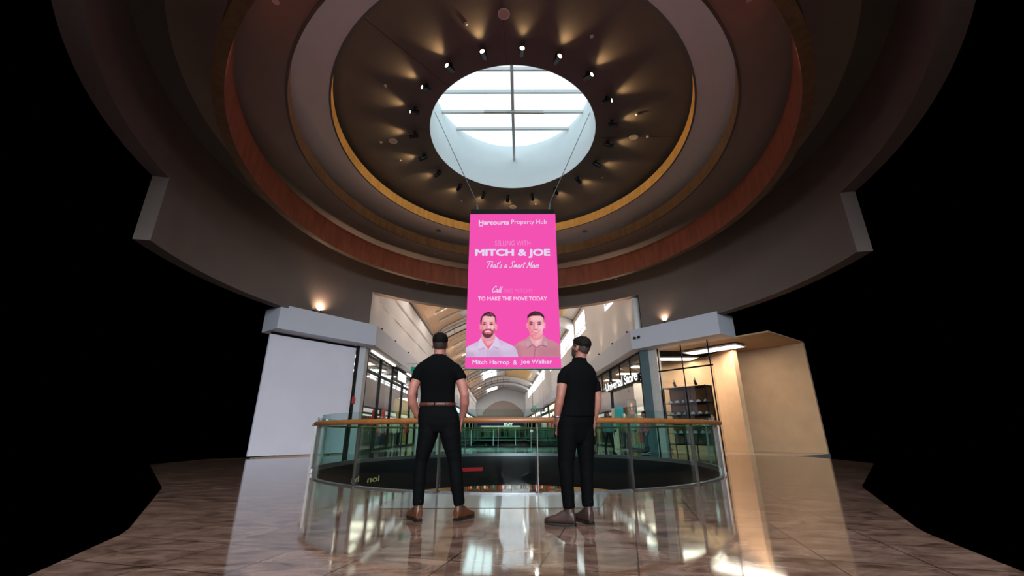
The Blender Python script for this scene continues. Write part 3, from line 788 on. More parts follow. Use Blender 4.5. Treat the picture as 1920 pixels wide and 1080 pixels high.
eye, lipc, tooth, nose_s = E_('eye', (70, 40, 50)), E_('lips', (206, 96, 110)), E_('teeth', (255, 226, 232)), E_('nose_shade', (206, 112, 124))
skr = (232, 120, 134)
portrait(955, 565, 10.8, [
    (sh2, [(90, 900), (200, 820), (330, 760), (410, 690), (560, 640), (690, 690), (800, 770), (900, 800), (1030, 885), (1080, 1140), (192, 1140), (170, 1040), (120, 940)]),
    ((186, 122, 140), [(620, 960), (980, 930), (1080, 1140), (600, 1140)], 90, 0.7), ((184, 120, 134), [(60, 930), (200, 900), (260, 1140), (120, 1140)], 60, 0.6), ((214, 156, 168), el(300, 850, 110, 50), 50, 0.6),
    (sk, [(410, 620), (420, 760), (470, 850), (545, 930), (600, 880), (680, 770), (690, 620)]),
    ((240, 196, 206), el(600, 830, 70, 70), 50, 0.8), (skd, [(420, 640), (500, 730), (560, 745), (640, 710), (690, 640), (690, 690), (620, 770), (520, 790), (430, 730)], 22),
    (sk, el(366, 490, 22, 55)), (sk2, el(714, 495, 26, 62)), (skd, el(356, 495, 8, 34), 9), (skr, el(722, 500, 9, 36), 9),
    (sk, [(372, 330), (372, 440), (385, 560), (420, 660), (480, 715), (540, 735), (600, 715), (665, 640), (700, 540), (712, 420), (706, 300), (640, 262), (540, 240), (420, 270)]),
    ((246, 190, 196), el(560, 350, 130, 55), 50), ((248, 198, 206), el(648, 540, 50, 100), 45), (skr, [(372, 330), (430, 330), (440, 560), (470, 690), (420, 660), (385, 560)], 34, 0.8),
    (skr, el(475, 690, 60, 30), 30, 0.6), (skr, [(480, 440), (520, 430), (510, 560), (485, 560)], 24, 0.8), ((252, 206, 210), [(530, 440), (560, 440), (565, 555), (535, 560)], 16, 0.9),
    (skd, el(442, 462, 50, 24), 18), (skd, el(612, 462, 50, 24), 18),
    (eye, [(405, 460), (440, 448), (482, 462), (440, 474)], 7), (eye, [(570, 462), (612, 448), (652, 460), (612, 474)], 7),
    (hr, [(398, 436), (445, 408), (492, 430), (445, 428)], 7), (hr, [(558, 432), (610, 408), (662, 434), (610, 428)], 7),
    (nose_s, [(490, 568), (512, 556), (535, 566), (560, 558), (582, 570), (540, 586)], 9), (skr, [(455, 560), (470, 590), (462, 620), (448, 590)], 12, 0.7), (skr, [(630, 560), (620, 590), (632, 620), (642, 590)], 12, 0.7),
    (lipc, [(462, 598), (510, 606), (560, 606), (616, 594), (585, 630), (535, 640), (490, 630)], 7), (tooth, [(478, 604), (535, 609), (602, 602), (565, 622), (520, 624)], 5), (skr, el(535, 664, 40, 10), 12, 0.7),
    (hr, [(372, 390), (366, 290), (430, 230), (510, 196), (600, 206), (670, 250), (712, 300), (712, 390), (690, 330), (640, 292), (560, 290), (480, 292), (410, 312), (384, 345)], 8),
    ((96, 66, 84), [(470, 240), (540, 222), (610, 240), (640, 276), (560, 262)], 26, 0.7), ((150, 100, 116), [(684, 330), (712, 330), (712, 420), (700, 420)], 14, 0.7), ((140, 88, 102), [(370, 345), (386, 345), (380, 430), (372, 430)], 12, 0.7),
    (sh2b, [(405, 685), (420, 760), (480, 870), (365, 935), (345, 880), (345, 800)]), ((214, 166, 180), el(380, 860, 30, 60), 24, 0.7),
    (sh2b, [(700, 680), (680, 770), (650, 880), (770, 915), (770, 840), (740, 740)]), ((214, 170, 186), el(735, 850, 26, 50), 24, 0.7),
    (sh2c, [(365, 935), (480, 870), (550, 935), (540, 948), (478, 888), (372, 950)], 6), (sh2c, [(650, 880), (770, 915), (765, 928), (645, 897), (560, 948), (552, 935)], 6),
    (sh2c, [(520, 950), (532, 950), (513, 1140), (500, 1140)], 7), (skd, [(660, 770), (690, 700), (690, 740), (600, 890), (560, 920)], 12, 0.7),
], 'smiling man with short dark hair in a tan collared shirt shown on the screen', 0.003)
portrait(860, 565, 10.8, [
    (sh1, [(118, 1140), (118, 960), (190, 905), (300, 850), (400, 800), (480, 700), (620, 690), (740, 690), (830, 770), (960, 830), (1080, 885), (1150, 930), (1185, 1000), (1205, 1080), (1212, 1140)]),
    ((222, 202, 230), el(300, 960, 120, 60), 60, 0.8), (sh1c, [(118, 1030), (300, 1040), (330, 1140), (118, 1140)], 60, 0.7), (sh1c, [(640, 1000), (820, 1000), (900, 1140), (600, 1140)], 60, 0.5), ((222, 204, 234), el(960, 930, 140, 60), 60, 0.7),
    (sk, [(470, 660), (470, 790), (500, 860), (560, 930), (605, 965), (650, 930), (720, 840), (745, 780), (740, 650)]),
    ((226, 180, 206), el(640, 800, 60, 60), 40, 0.8), (skr, [(480, 780), (540, 800), (600, 940), (605, 965), (540, 910)], 24, 0.9), ((236, 96, 112), [(580, 900), (640, 880), (700, 820), (700, 860), (605, 965)], 20, 0.8), (skd, [(480, 700), (520, 750), (590, 775), (660, 755), (735, 690), (735, 740), (650, 800), (560, 800), (485, 760)], 22),
    (sk, el(442, 515, 24, 55)), (sk, el(764, 520, 28, 60)), (skr, el(430, 520, 9, 34), 9), (skr, el(780, 525, 10, 36), 9),
    (sk, [(462, 300), (455, 420), (455, 560), (470, 650), (520, 715), (580, 742), (650, 722), (715, 650), (745, 560), (755, 420), (745, 290), (600, 270)]),
    ((244, 188, 192), el(610, 365, 115, 55), 50), ((246, 194, 200), el(690, 500, 45, 70), 40), (skr, [(455, 330), (500, 340), (500, 560), (470, 650), (455, 560)], 34, 0.7), (skr, el(735, 420, 14, 110), 20, 0.6),
    (skr, [(560, 440), (585, 440), (580, 545), (560, 545)], 20, 0.8), ((252, 210, 212), [(595, 440), (625, 440), (632, 545), (598, 548)], 16, 0.9), (skd, el(522, 460, 50, 24), 18), (skd, el(668, 460, 50, 24), 18),
    ((150, 88, 98), [(455, 540), (478, 600), (505, 585), (560, 560), (600, 566), (650, 560), (690, 590), (715, 560), (740, 540), (735, 610), (700, 680), (640, 735), (580, 746), (520, 722), (478, 660)], 16, 0.85),
    (brd, [(475, 640), (505, 590), (560, 562), (600, 568), (650, 562), (688, 592), (690, 640), (690, 680), (640, 735), (580, 746), (520, 722)], 12, 0.9),
    (skr, [(512, 612), (560, 578), (640, 578), (678, 612), (668, 650), (620, 666), (560, 660), (522, 640)], 12),
    (lipc, [(525, 600), (560, 590), (630, 590), (668, 598), (640, 632), (590, 642), (550, 630)], 7), (tooth, [(535, 602), (600, 596), (660, 602), (632, 618), (590, 622), (556, 618)], 5), (brd, el(592, 664, 22, 12), 8, 0.8),
    (nose_s, [(560, 560), (580, 548), (600, 555), (622, 549), (645, 560), (620, 572), (590, 572)], 9),
    (eye, [(485, 464), (520, 450), (560, 462), (520, 474)], 7), (eye, [(630, 464), (665, 450), (705, 464), (665, 476)], 7), (hr, [(478, 436), (530, 416), (577, 436), (530, 432)], 7), (hr, [(618, 438), (670, 420), (714, 438), (670, 434)], 7),
    (hr, [(448, 475), (440, 380), (470, 300), (520, 240), (610, 205), (700, 235), (748, 290), (770, 380), (764, 465), (748, 420), (738, 320), (695, 298), (650, 306), (600, 300), (550, 288), (505, 304), (482, 335), (470, 400), (464, 470)], 8),
    ((138, 92, 98), [(560, 262), (640, 232), (700, 262), (715, 290), (650, 280), (600, 290)], 20, 0.8), ((120, 76, 84), [(750, 330), (768, 380), (764, 450), (750, 420)], 12, 0.7), (hr, [(600, 222), (620, 214), (650, 280), (636, 284)], 7, 0.7), (hr, [(540, 246), (556, 240), (590, 290), (574, 288)], 7, 0.7),
    (sh1b, [(455, 720), (480, 800), (590, 965), (570, 985), (520, 930), (400, 975), (395, 900), (415, 790)]), (sh1b, [(752, 690), (735, 790), (610, 970), (635, 985), (710, 905), (820, 950), (830, 860), (790, 740)]),
    (sh1c, [(400, 975), (520, 930), (532, 942), (420, 992)], 6), (sh1c, [(710, 905), (820, 950), (800, 964), (703, 922)], 6), (sh1c, [(590, 985), (602, 985), (600, 1140), (588, 1140)], 7),
], 'bearded smiling man in a white collared shirt shown on the screen', 0.006)
for sx, px, lb in ((-1, 896, 'thin steel cable from the screen up to the left of the skylight well'), (1, 1031, 'thin steel cable from the screen up to the right of the skylight well')):
    p = at(px, 392, YB); p.z = ZB2 + 0.03
    qx = XC + sx * (R_OC - 0.02) * ASP
    t = thing('steel_cable', lb, 'cable', p)
    bm = BM(); tube(bm, [(0, 0, 0.16), Vector((qx, 12.05, ZC + 10.73)) - p], 0.013, 8); obj('wire', bm, M['steel'], t)
    bm = BM(); tube(bm, [(0, 0, 0), (sx * 0.04, 0, 0.17)], [0.035, 0.022], 8); box(bm, -0.04, 0.04, -0.03, 0.03, -0.03, 0.03); obj('shackle', bm, M['steel'], t)

# ------------------------------------------------------------------ balustrades
def balustrade(name, label, angs, zt, z_rail, glass_m, rail_m, rail_r, rail_in, post_m, d0=0.06, post_w=0.05, kerb_h=0.10, post_top=None, mid=False):
    """angs: post directions from the void's centre"""
    c = void_pt((angs[0] + angs[-1]) / 2, 0, d0)
    t = thing(name, label, 'balustrade', c)
    def rl(o): o.parent = t; o.matrix_parent_inverse = Matrix.Translation(t.location).inverted(); return o
    for a0, a1 in zip(angs, angs[1:]):
        bm = BM(); n = 6; g = 0.008 / V_RX; rows = []
        for dd, z in ((d0, kerb_h), (d0 + 0.012, kerb_h), (d0 + 0.012, zt), (d0, zt)):
            rows.append([bm.verts.new(void_pt(a0 + g + (a1 - a0 - 2 * g) * i / n, z, dd)) for i in range(n + 1)])
        for q in range(4):
            for i in range(n):
                f = bm.faces.new((rows[q][i], rows[q][i + 1], rows[(q + 1) % 4][i + 1], rows[(q + 1) % 4][i])); f.material_index = 1 if q == 2 else 0
        for e in (0, n): bm.faces.new([rows[q][e] for q in range(4)])
        rl(obj('glass_panel', bm, [glass_m, M['edge']]))
    for a in angs:
        p = void_pt(a, 0, d0 + rail_in * 0.5); ra = void_pt(a, z_rail, d0 + rail_in)
        rad = (void_pt(a, 0, 1) - void_pt(a, 0, 0)).normalized(); tan = Vector((-rad.y, rad.x, 0))
        bm = BM()
        b = void_pt(a, 0, d0 + 0.035); tpz = (post_top or z_rail)
        beam(bm, (b.x, b.y, 0.002), (b.x, b.y, tpz), 0.014, post_w, up=rad)
        beam(bm, (b.x, b.y, 0.002), (b.x, b.y, 0.02), 0.09, 0.09, up=rad)
        po = rl(obj('post', bm, post_m))
        bm = BM(); tube(bm, [(b.x, b.y, z_rail - 0.10), (ra.x, ra.y, z_rail - 0.02)], 0.012, 6)
        beam(bm, Vector((b.x, b.y, z_rail - 0.12)) - tan * 0.04, Vector((b.x, b.y, z_rail - 0.12)) + tan * 0.04, 0.05, 0.07, up=(0, 0, 1))
        rl(obj('bracket', bm, M['steel_dark'])).parent = t
    n = len(angs) * 8; an = [angs[0] + (angs[-1] - angs[0]) * i / n for i in range(n + 1)]
    bm = BM(); tube(bm, [void_pt(a, z_rail, d0 + rail_in) for a in an], rail_r, 14); rl(obj('handrail', bm, rail_m, None, True))
    bm = BM()
    rows = [[bm.verts.new(void_pt(a, z, dd)) for a in an] for dd, z in ((d0 - 0.03, 0.001), (d0 + 0.05, 0.001), (d0 + 0.05, kerb_h), (d0 - 0.03, kerb_h))]
    for q in range(4):
        for i in range(n): bm.faces.new((rows[q][i], rows[q][i + 1], rows[(q + 1) % 4][i + 1], rows[(q + 1) % 4][i]))
    for e in (0, n): bm.faces.new([rows[q][e] for q in range(4)])
    rl(obj('base_channel', bm, M['steel']))
    return t
def a_of(x, y): return math.atan2((y - YC) / V_RY, (x - 0.1) / V_RX)
near = [a_of(-3.75, 8.75), a_of(-2.51, 7.55), a_of(-1.063, 6.85), a_of(0.368, 6.67), a_of(1.80, 6.98), a_of(3.05, 7.85), a_of(4.0, 9.0)]
balustrade('glass_balustrade', 'curved glass balustrade with timber handrail right behind the two men', near, 1.165, 1.0, M['glass_near'], M['handrail'], 0.042, 0.11, M['steel_dark'], kerb_h=0.02, post_top=1.02)
far = [PI / 2 + (k - 7.5) * 0.262 for k in range(16)]
balustrade('glass_balustrade', 'curved glass balustrade on the far side of the void', far, 1.165, 1.0, M['glass_far'], M['brass'], 0.03, 0.09, M['steel_dark'], post_top=1.02)
# reflections of gold letters and a red sign, built as solid parts on the slab edge
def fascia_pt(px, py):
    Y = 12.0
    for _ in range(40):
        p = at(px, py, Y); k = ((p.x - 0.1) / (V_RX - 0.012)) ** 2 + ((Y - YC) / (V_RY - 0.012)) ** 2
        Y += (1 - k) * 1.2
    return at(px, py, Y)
fl = thing('reflected_lettering', 'reflection of gold letters built on the dark slab edge at the left', 'lettering', fascia_pt(690, 899))
M['gold'] = mat('gold_letter_reflection', (196, 178, 116), 0.4, var=0.1, scale=10)
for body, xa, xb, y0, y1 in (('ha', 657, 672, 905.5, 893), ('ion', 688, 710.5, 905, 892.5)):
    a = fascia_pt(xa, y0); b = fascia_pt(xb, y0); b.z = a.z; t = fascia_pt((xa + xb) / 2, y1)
    o = text_obj('reflected_letters', body, M['gold'], None, b, a, (0, 0, t.z - a.z), bold=0.02); o.parent = fl; o.matrix_parent_inverse = Matrix.Translation(fl.location).inverted()
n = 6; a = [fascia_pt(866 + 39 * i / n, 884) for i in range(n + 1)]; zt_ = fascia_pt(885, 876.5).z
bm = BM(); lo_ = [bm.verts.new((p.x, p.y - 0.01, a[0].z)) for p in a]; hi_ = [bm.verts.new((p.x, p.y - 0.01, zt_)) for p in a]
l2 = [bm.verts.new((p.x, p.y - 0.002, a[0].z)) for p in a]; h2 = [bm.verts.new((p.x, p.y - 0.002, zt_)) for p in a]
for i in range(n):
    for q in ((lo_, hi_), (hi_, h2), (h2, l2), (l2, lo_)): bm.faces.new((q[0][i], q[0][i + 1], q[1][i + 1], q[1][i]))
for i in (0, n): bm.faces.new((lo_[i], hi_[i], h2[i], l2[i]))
tag(obj('red_reflection', bm, mat('red_sign_reflection', (190, 26, 34), 0.4, var=0.1)), 'red sign reflection built as a strip on the slab edge below the far balustrade', 'sign')
# straight balustrades round the second void in the arcade
def straight_bal(label, p, q, zt=1.165):
    t = thing('glass_balustrade', label, 'balustrade', p)
    L = (q - p).length; n = max(1, round(L / 1.5)); d = (q - p) / n; up = Vector((0, 0, 1)); dn = d.normalized(); nr = Vector((dn.y, -dn.x, 0))
    o0 = Vector((0, 0, 0))
    for i in range(n):
        bm = BM(); a = d * i + dn * 0.02; b = d * (i + 1) - dn * 0.02
        hexa(bm, [a + up * 0.08, b + up * 0.08, b + up * 0.08 + nr * 0.012, a + up * 0.08 + nr * 0.012, a + up * zt, b + up * zt, b + up * zt + nr * 0.012, a + up * zt + nr * 0.012])
        obj('glass_panel', bm, M['glass_far'], t)
    for i in range(n + 1):
        bm = BM(); a = d * i; beam(bm, a, a + up * 1.0, 0.04, 0.04); obj('post', bm, M['steel_dark'], t)
    bm = BM(); tube(bm, [up * 1.0 - nr * 0.06, d * n + up * 1.0 - nr * 0.06], 0.03, 8); obj('handrail', bm, M['brass'], t)
    bm = BM(); beam(bm, up * 0.04, d * n + up * 0.04, 0.06, 0.10); obj('base_channel', bm, M['black_metal'], t)
straight_bal('straight glass balustrade across the far end of the bridge', A(-3.4, 27.5, 0), A(3.4, 27.5, 0))
straight_bal('straight glass balustrade along the left walkway beyond the bridge', A(-3.45, 27.7, 0), A(-3.45, 63.5, 0))
straight_bal('straight glass balustrade along the right walkway beyond the bridge', A(3.45, 63.5, 0), A(3.45, 27.7, 0))
straight_bal('straight glass balustrade across the far side of the second void', A(3.4, 64.1, 0), A(-3.4, 64.1, 0))

# ------------------------------------------------------------------ shopfronts
def board(name, label, cat, px0, py0, px1, py1, Y, m, th=0.04, group=None, floor_z=0.0):
    """upright board facing the viewer, standing on the floor on its own post"""
    a = at(px0, py1, Y); b = at(px1, py0, Y); wd, hg = b.x - a.x, b.z - a.z
    t = thing(name, label, cat, ((a.x + b.x) / 2, Y, floor_z), 0, group)
    z0 = max(0.02, a.z - floor_z)
    bm = BM(); box(bm, -wd / 2, wd / 2, 0, th, z0, z0 + hg); obj('panel', bm, m, t)
    if z0 > 0.06:
        bm = BM(); box(bm, -0.03, 0.03, 0, 0.03, 0, z0); box(bm, -min(0.2, wd / 2.2), min(0.2, wd / 2.2), -0.02, 0.05, 0, 0.02); obj('stand', bm, M['steel_dark'], t)
    return t
PANEL_D = lamp_data('panel_lamp', 'AREA', W_SHOP, (1.0, 0.84, 0.66), shape='RECTANGLE', size=2.6, size_y=1.0)
def ceiling_panel(loc, label, rz=0.0, group='shop ceiling light panels'):
    t = thing('ceiling_light', label, 'ceiling light', loc, rz, group)
    bm = BM(); box(bm, -1.3, 1.3, -0.5, 0.5, -0.03, 0.03); obj('frame', bm, M['plate'], t)
    bm = BM(); box(bm, -1.25, 1.25, -0.45, 0.45, -0.036, -0.031); obj('diffuser', bm, M['strip_light'], t)
    lo = bpy.data.objects.new('panel_light', PANEL_D); COL.objects.link(lo); lo.parent = t; lo.location = (0, 0, -0.06)
    return t
U_G = 6.5
# shop shells (ceilings, back walls)
for s, nm in ((-1, 'left'), (1, 'right')):
    bm = BM(); abox(bm, min(s * (U_G + 0.2), s * 10.6), max(s * (U_G + 0.2), s * 10.6), 20.0, W_END - 6, Z_BB, Z_BB + 0.08)
    struct('ceiling', bm, M['shop_wall_cool'], label='ceiling of the shops on the %s side' % nm)
    bm = BM(); abox(bm, min(s * 10.4, s * 10.6), max(s * 10.4, s * 10.6), 19.0, W_END - 6, 0, Z_BB)
    struct('wall_%s' % nm, bm, M['shop_wall'] if s > 0 else M['shop_wall_cool'], label='back wall of the shops on the %s side' % nm)
# left shop with black framed glass
lg = thing('shopfront', 'tall black framed glass shopfront on the left, behind the left man', 'shopfront', A(-U_G, 20.2, 0))
def lrel(o): o.parent = lg; o.matrix_parent_inverse = Matrix.Translation(lg.location).inverted(); return o
mull = [19.9, 22.3, 24.9, 27.6, 30.2, 32.6]
for i, ww in enumerate(mull):
    bm = BM(); abox(bm, -U_G - 0.09, -U_G + 0.03, ww - 0.045, ww + 0.045, 0, Z_BB - 0.004); lrel(obj('mullion', bm, M['black_metal']))
for z in (3.62, 0.06, Z_BB - 0.065):
    bm = BM(); abox(bm, -U_G - 0.10, -U_G + 0.02, mull[0], mull[-1], z - 0.06, z + 0.06); lrel(obj('transom', bm, M['black_metal']))
for i in range(len(mull) - 1):
    for z0, z1 in ((0.12, 3.56), (3.68, Z_BB - 0.1)):
        bm = BM(); abox(bm, -U_G - 0.05, -U_G - 0.035, mull[i] + 0.06, mull[i + 1] - 0.06, z0, z1); lrel(obj('glass_pane', bm, M['glass_shop']))
bm = BM(); abox(bm, -U_G + 0.045, -U_G + 0.10, mull[3] - 2.0, mull[3] + 0.35, 3.80, 4.40); sg = tag(obj('lit_sign', bm, M['black']), 'white lit sign box high on the left black framed shopfront', 'sign')
bm = BM(); abox(bm, -U_G + 0.10, -U_G + 0.112, mull[3] - 1.95, mull[3] + 0.3, 3.85, 4.35); obj('sign_face', bm, M['sign_white'], sg)
for (w0, w1, lb) in ((20.1, 22.2, 'slim white light strip over the first left shop pane'), (22.4, 24.8, 'slim white light strip over the second left shop pane'), (28.2, 30.1, 'slim white light strip over the fourth left shop pane')):
    bm = BM(); abox(bm, -U_G + 0.05, -U_G + 0.13, w0, w1, Z_BB - 0.075, Z_BB - 0.005)
    tag(obj('light_strip', bm, M['strip_light']), lb, 'light strip', 'light strips over the left shop glass')
# grey corner pillar, black frame and pale hoarding on the left splay
bm = BM(); p = A(-U_G + 0.02, 19.45, 0); slab(bm, [(p.x - 0.30, p.y - 0.25), (p.x + 0.02, p.y - 0.10), (p.x + 0.02, p.y + 0.3), (p.x - 0.3, p.y + 0.3)], 0, Z_BB)
tag(obj('corner_pillar', bm, M['pillar_grey']), 'pale grey corner pillar between the lilac hoarding and left shop glass', 'pillar')
hc = Vector((p.x - 0.28, p.y - 0.32)); 
bm = BM(); q = hc + DL * 0.16; beam(bm, (hc.x + 0.02, hc.y, 0), (hc.x + 0.02, hc.y, Z_BB), 0.14, 0.10); 
tag(obj('door_frame_post', bm, M['black_metal']), 'black metal post at the right edge of the lilac hoarding', 'post')
bm = BM(); q2 = hc + DL * 3.8; n2 = NL * 0.1; q = hc + DL * 0.08
slab(bm, [(q.x, q.y), (q2.x, q2.y), (q2.x + n2.x, q2.y + n2.y), (q.x + n2.x, q.y + n2.y)], 0.05, Z_BB - 0.1)
hd = tag(obj('hoarding', bm, M['hoarding']), 'tall plain pale lilac hoarding panel at the left edge', 'hoarding')
bm = BM(); slab(bm, [(q.x - n2.x * .3, q.y - n2.y * .3), (q2.x - n2.x * .3, q2.y - n2.y * .3), (q2.x, q2.y), (q.x, q.y)], Z_BB - 0.1, Z_BB - 0.02)
obj('top_rail', bm, M['black_metal'], hd)
bm = BM(); nq = hc - NL * 0.125; beam(bm, (nq.x, nq.y, 2.05), (nq.x, nq.y, 2.33), 0.12, 0.01, up=(NL.x, NL.y, 0))
tag(obj('notice', bm, mat('red_notice', (190, 60, 60), 0.5, var=0.1)), 'small red notice on the post beside the lilac hoarding', 'notice')
for wv in (21.2, 23.6, 26.2, 29.0):
    ceiling_panel(A(-8.6, wv, Z_BB - 0.08), 'white light panel in the left shop ceiling', 0.0, 'left shop ceiling panels')
for px, py, Y in ((693, 684.5, 22.5), (729, 705, 25.5), (751.5, 717, 29.0)):
    p = at(px, py, Y); downlight((p.x, p.y, Z_BB - 0.005), 'round white downlight in the left shop ceiling', 'left shop downlights', True, 0.11)
# things inside the left shop
cl = {k: mat('cloth_' + k, c, 0.8, var=0.15, scale=12) for k, c in dict(red=(196, 44, 46), orange=(206, 120, 40), yellow=(200, 176, 60), teal=(40, 150, 160), cream=(196, 188, 164), navy=(34, 40, 60),
      grey=(110, 112, 116), pink=(214, 110, 140), white=(224, 222, 220), black=(22, 22, 24), olive=(92, 96, 66), cyan=(90, 200, 216), tan=(196, 160, 120), blue=(50, 84, 150), brown=(96, 62, 44)).items()}
def garment_rack(loc, rz, label, cols, n=9, group='clothes racks'):
    t = thing('clothes_rack', label, 'clothes rack', loc, rz, group)
    bm = BM(); tube(bm, [(-0.75, 0, 0.02), (-0.75, 0, 1.45), (0.75, 0, 1.45), (0.75, 0, 0.02)], 0.018, 8); box(bm, -0.78, -0.72, -0.25, 0.25, 0, 0.03); box(bm, 0.72, 0.78, -0.25, 0.25, 0, 0.03)
    obj('rack_frame', bm, M['black_metal'], t)
    for i in range(n):
        x = -0.62 + 1.24 * i / (n - 1); bm = BM(); L = random.uniform(0.62, 0.95)
        loft(bm, [((x, 0, 1.40), (0.012, 0, 0), (0, 0.04, 0), 2), ((x, 0, 1.34), (0.03, 0, 0), (0, 0.20, 0), 2.4), ((x, 0, 1.1), (0.045, 0, 0), (0, 0.21, 0), 2.6), ((x, 0, 1.40 - L), (0.05, 0, 0), (0, 0.23, 0), 2.6)], 14)
        obj('garment', bm, cols[i % len(cols)], t, True)
    return t
def mannequin(loc, rz, label, top, low):
    t = thing('mannequin', label, 'mannequin', loc, rz, 'shop mannequins')
    bm = BM(); lathe(bm, [(0.0, 0), (0.16, 0), (0.16, 0.02), (0.02, 0.03), (0.02, 0.12), (0, 0.12)], 16); obj('stand', bm, M['steel'], t)
    bm = BM()
    for s in (-1, 1): limb(bm, [(s * 0.09, 0, 0.95, 0.085, 0.09), (s * 0.10, 0, 0.55, 0.06, 0.065), (s * 0.10, -0.01, 0.12, 0.045, 0.05)], n=12)
    obj('trousers', bm, low, t, True)
    bm = BM(); limb(bm, [(0, 0, 0.88, 0.18, 0.12), (0, 0, 1.1, 0.16, 0.11), (0, 0, 1.32, 0.2, 0.12), (0, 0, 1.45, 0.12, 0.08)], n=16)
    for s in (-1, 1): limb(bm, [(s * 0.19, 0, 1.38, 0.06, 0.06), (s * 0.25, 0, 1.1, 0.05, 0.05), (s * 0.24, -0.05, 0.88, 0.04, 0.04)], n=10)
    obj('jacket', bm, top, t, True)
    bm = BM(); limb(bm, [(0, 0, 1.46, 0.05, 0.05), (0, 0, 1.54, 0.05, 0.05)], n=12); limb(bm, [(0, 0.01, 1.57, 0.06, 0.07), (0, 0, 1.66, 0.075, 0.09), (0, 0, 1.74, 0.06, 0.07)], n=14); obj('head', bm, M['plate'], t, True)
    return t
p = at(738, 820, 25.0); mannequin((p.x, 25.0, 0), 0.4, 'mannequin in a cream jacket behind the left shop glass', cl['cream'], cl['navy'])
p = at(746, 820, 29.0); mannequin((p.x, 29.0, 0), 0.0, 'mannequin in a grey jacket deeper in the left shop', cl['grey'], cl['black'])
garment_rack(A(-8.2, 23.2, 0), 0.5, 'rack of orange and yellow clothes in the left shop', [cl['orange'], cl['yellow'], cl['cream'], cl['olive']])
garment_rack(A(-7.6, 21.0, 0), 1.2, 'rack of dark and teal clothes in the left shop near the pillar', [cl['navy'], cl['grey'], cl['teal'], cl['black']])
garment_rack(A(-8.4, 31.0, 0), 1.2, 'rack of red and white clothes at the back of the left shop', [cl['red'], cl['white'], cl['blue'], cl['grey']])
# red hanging sale arrows in the window
for px, y0, y1, lb in ((719.5, 766, 786, 'red pointed hanging tag above the handrail in the left shop window'), (760.5, 789, 815, 'red pointed hanging tag below the handrail near the left man')):
    Y = 22.6 if px < 740 else 27.2
    a = at(px - 3.6, y1, Y); b = at(px + 3.6, y0, Y); mx_ = (a.x + b.x) / 2; hz = (b.z - a.z)
    bm = BM(); prof = [(-(b.x - a.x) / 2, 0.25 * hz), (0, 0), ((b.x - a.x) / 2, 0.25 * hz), ((b.x - a.x) / 2, 0.85 * hz), (0, hz), (-(b.x - a.x) / 2, 0.85 * hz)]
    f0 = [bm.verts.new((x, 0, z)) for x, z in prof]; f1 = [bm.verts.new((x, 0.02, z)) for x, z in prof]
    bm.faces.new(f0); bm.faces.new(f1)
    for i in range(6): bm.faces.new((f0[i], f0[(i + 1) % 6], f1[(i + 1) % 6], f1[i]))
    o = thing('hanging_tag', lb, 'sale tag', (mx_, Y, a.z)); obj('arrow_card', bm, cl['red'], o)
    bm = BM(); tube(bm, [(0, 0.01, hz - 0.02), (0, 0.01, Z_BB - a.z)], 0.006, 5); obj('cord', bm, M['steel'], o)
bm = BM(); p = A(-6.3, 33.0, 0); box(bm, -0.18, 0.18, -0.18, 0.18, 0, Z_BB); o = obj('shop_pillar', bm, M['white']); o.location = p
tag(o, 'white pillar at the far end of the left black framed shopfront', 'pillar')
board('standing_banner', 'teal standing banner beside the left man at handrail height', 'banner', 776, 790, 781, 852, 26.5, cl['teal'], 0.03)
# exit sign
ex = thing('exit_sign', 'green and white exit sign hanging below the left bulkhead', 'sign', at(779.5, 697, 25.5))
a = at(770.5, 697, 25.5); b = at(790, 687.8, 25.5)
bm = BM(); box(bm, -(b.x - a.x) / 2, (b.x - a.x) / 2, 0, 0.08, 0, b.z - a.z); obj('sign_box', bm, emit('green_sign_light', (20, 132, 98), 0.9), ex)
bm = BM(); wd = (b.x - a.x); hh = (b.z - a.z)
box(bm, -0.05 * wd, 0.48 * wd, -0.006, -0.001, 0.08 * hh, 0.92 * hh); obj('pictogram_panel', bm, emit('white_sign_light', (232, 244, 240), 0.9), ex)
bm = BM()
for s in (((0.10, 0.2), (0.2, 0.5)), ((0.2, 0.5), (0.34, 0.22)), ((0.2, 0.5), (0.22, 0.72)), ((0.22, 0.66), (0.36, 0.52)), ((0.22, 0.66), (0.08, 0.56))):
    tube(bm, [(s[0][0] * wd, -0.012, s[0][1] * hh), (s[1][0] * wd, -0.012, s[1][1] * hh)], 0.018, 6)
limb(bm, [(0.235 * wd, -0.012, 0.80 * hh, 0.022, 0.01), (0.236 * wd, -0.012, 0.84 * hh, 0.022, 0.01)], n=8)
obj('running_figure', bm, emit('green_figure_light', (20, 132, 98), 0.9), ex)
bm = BM()
for x in (-0.35, 0.35): tube(bm, [(x * wd, 0.04, hh), (x * wd, 0.04, hh + 0.2), (x * wd - 1.1, 0.04, hh + 0.2)], 0.014, 6)
obj('hanging_rod', bm, M['steel'], ex)

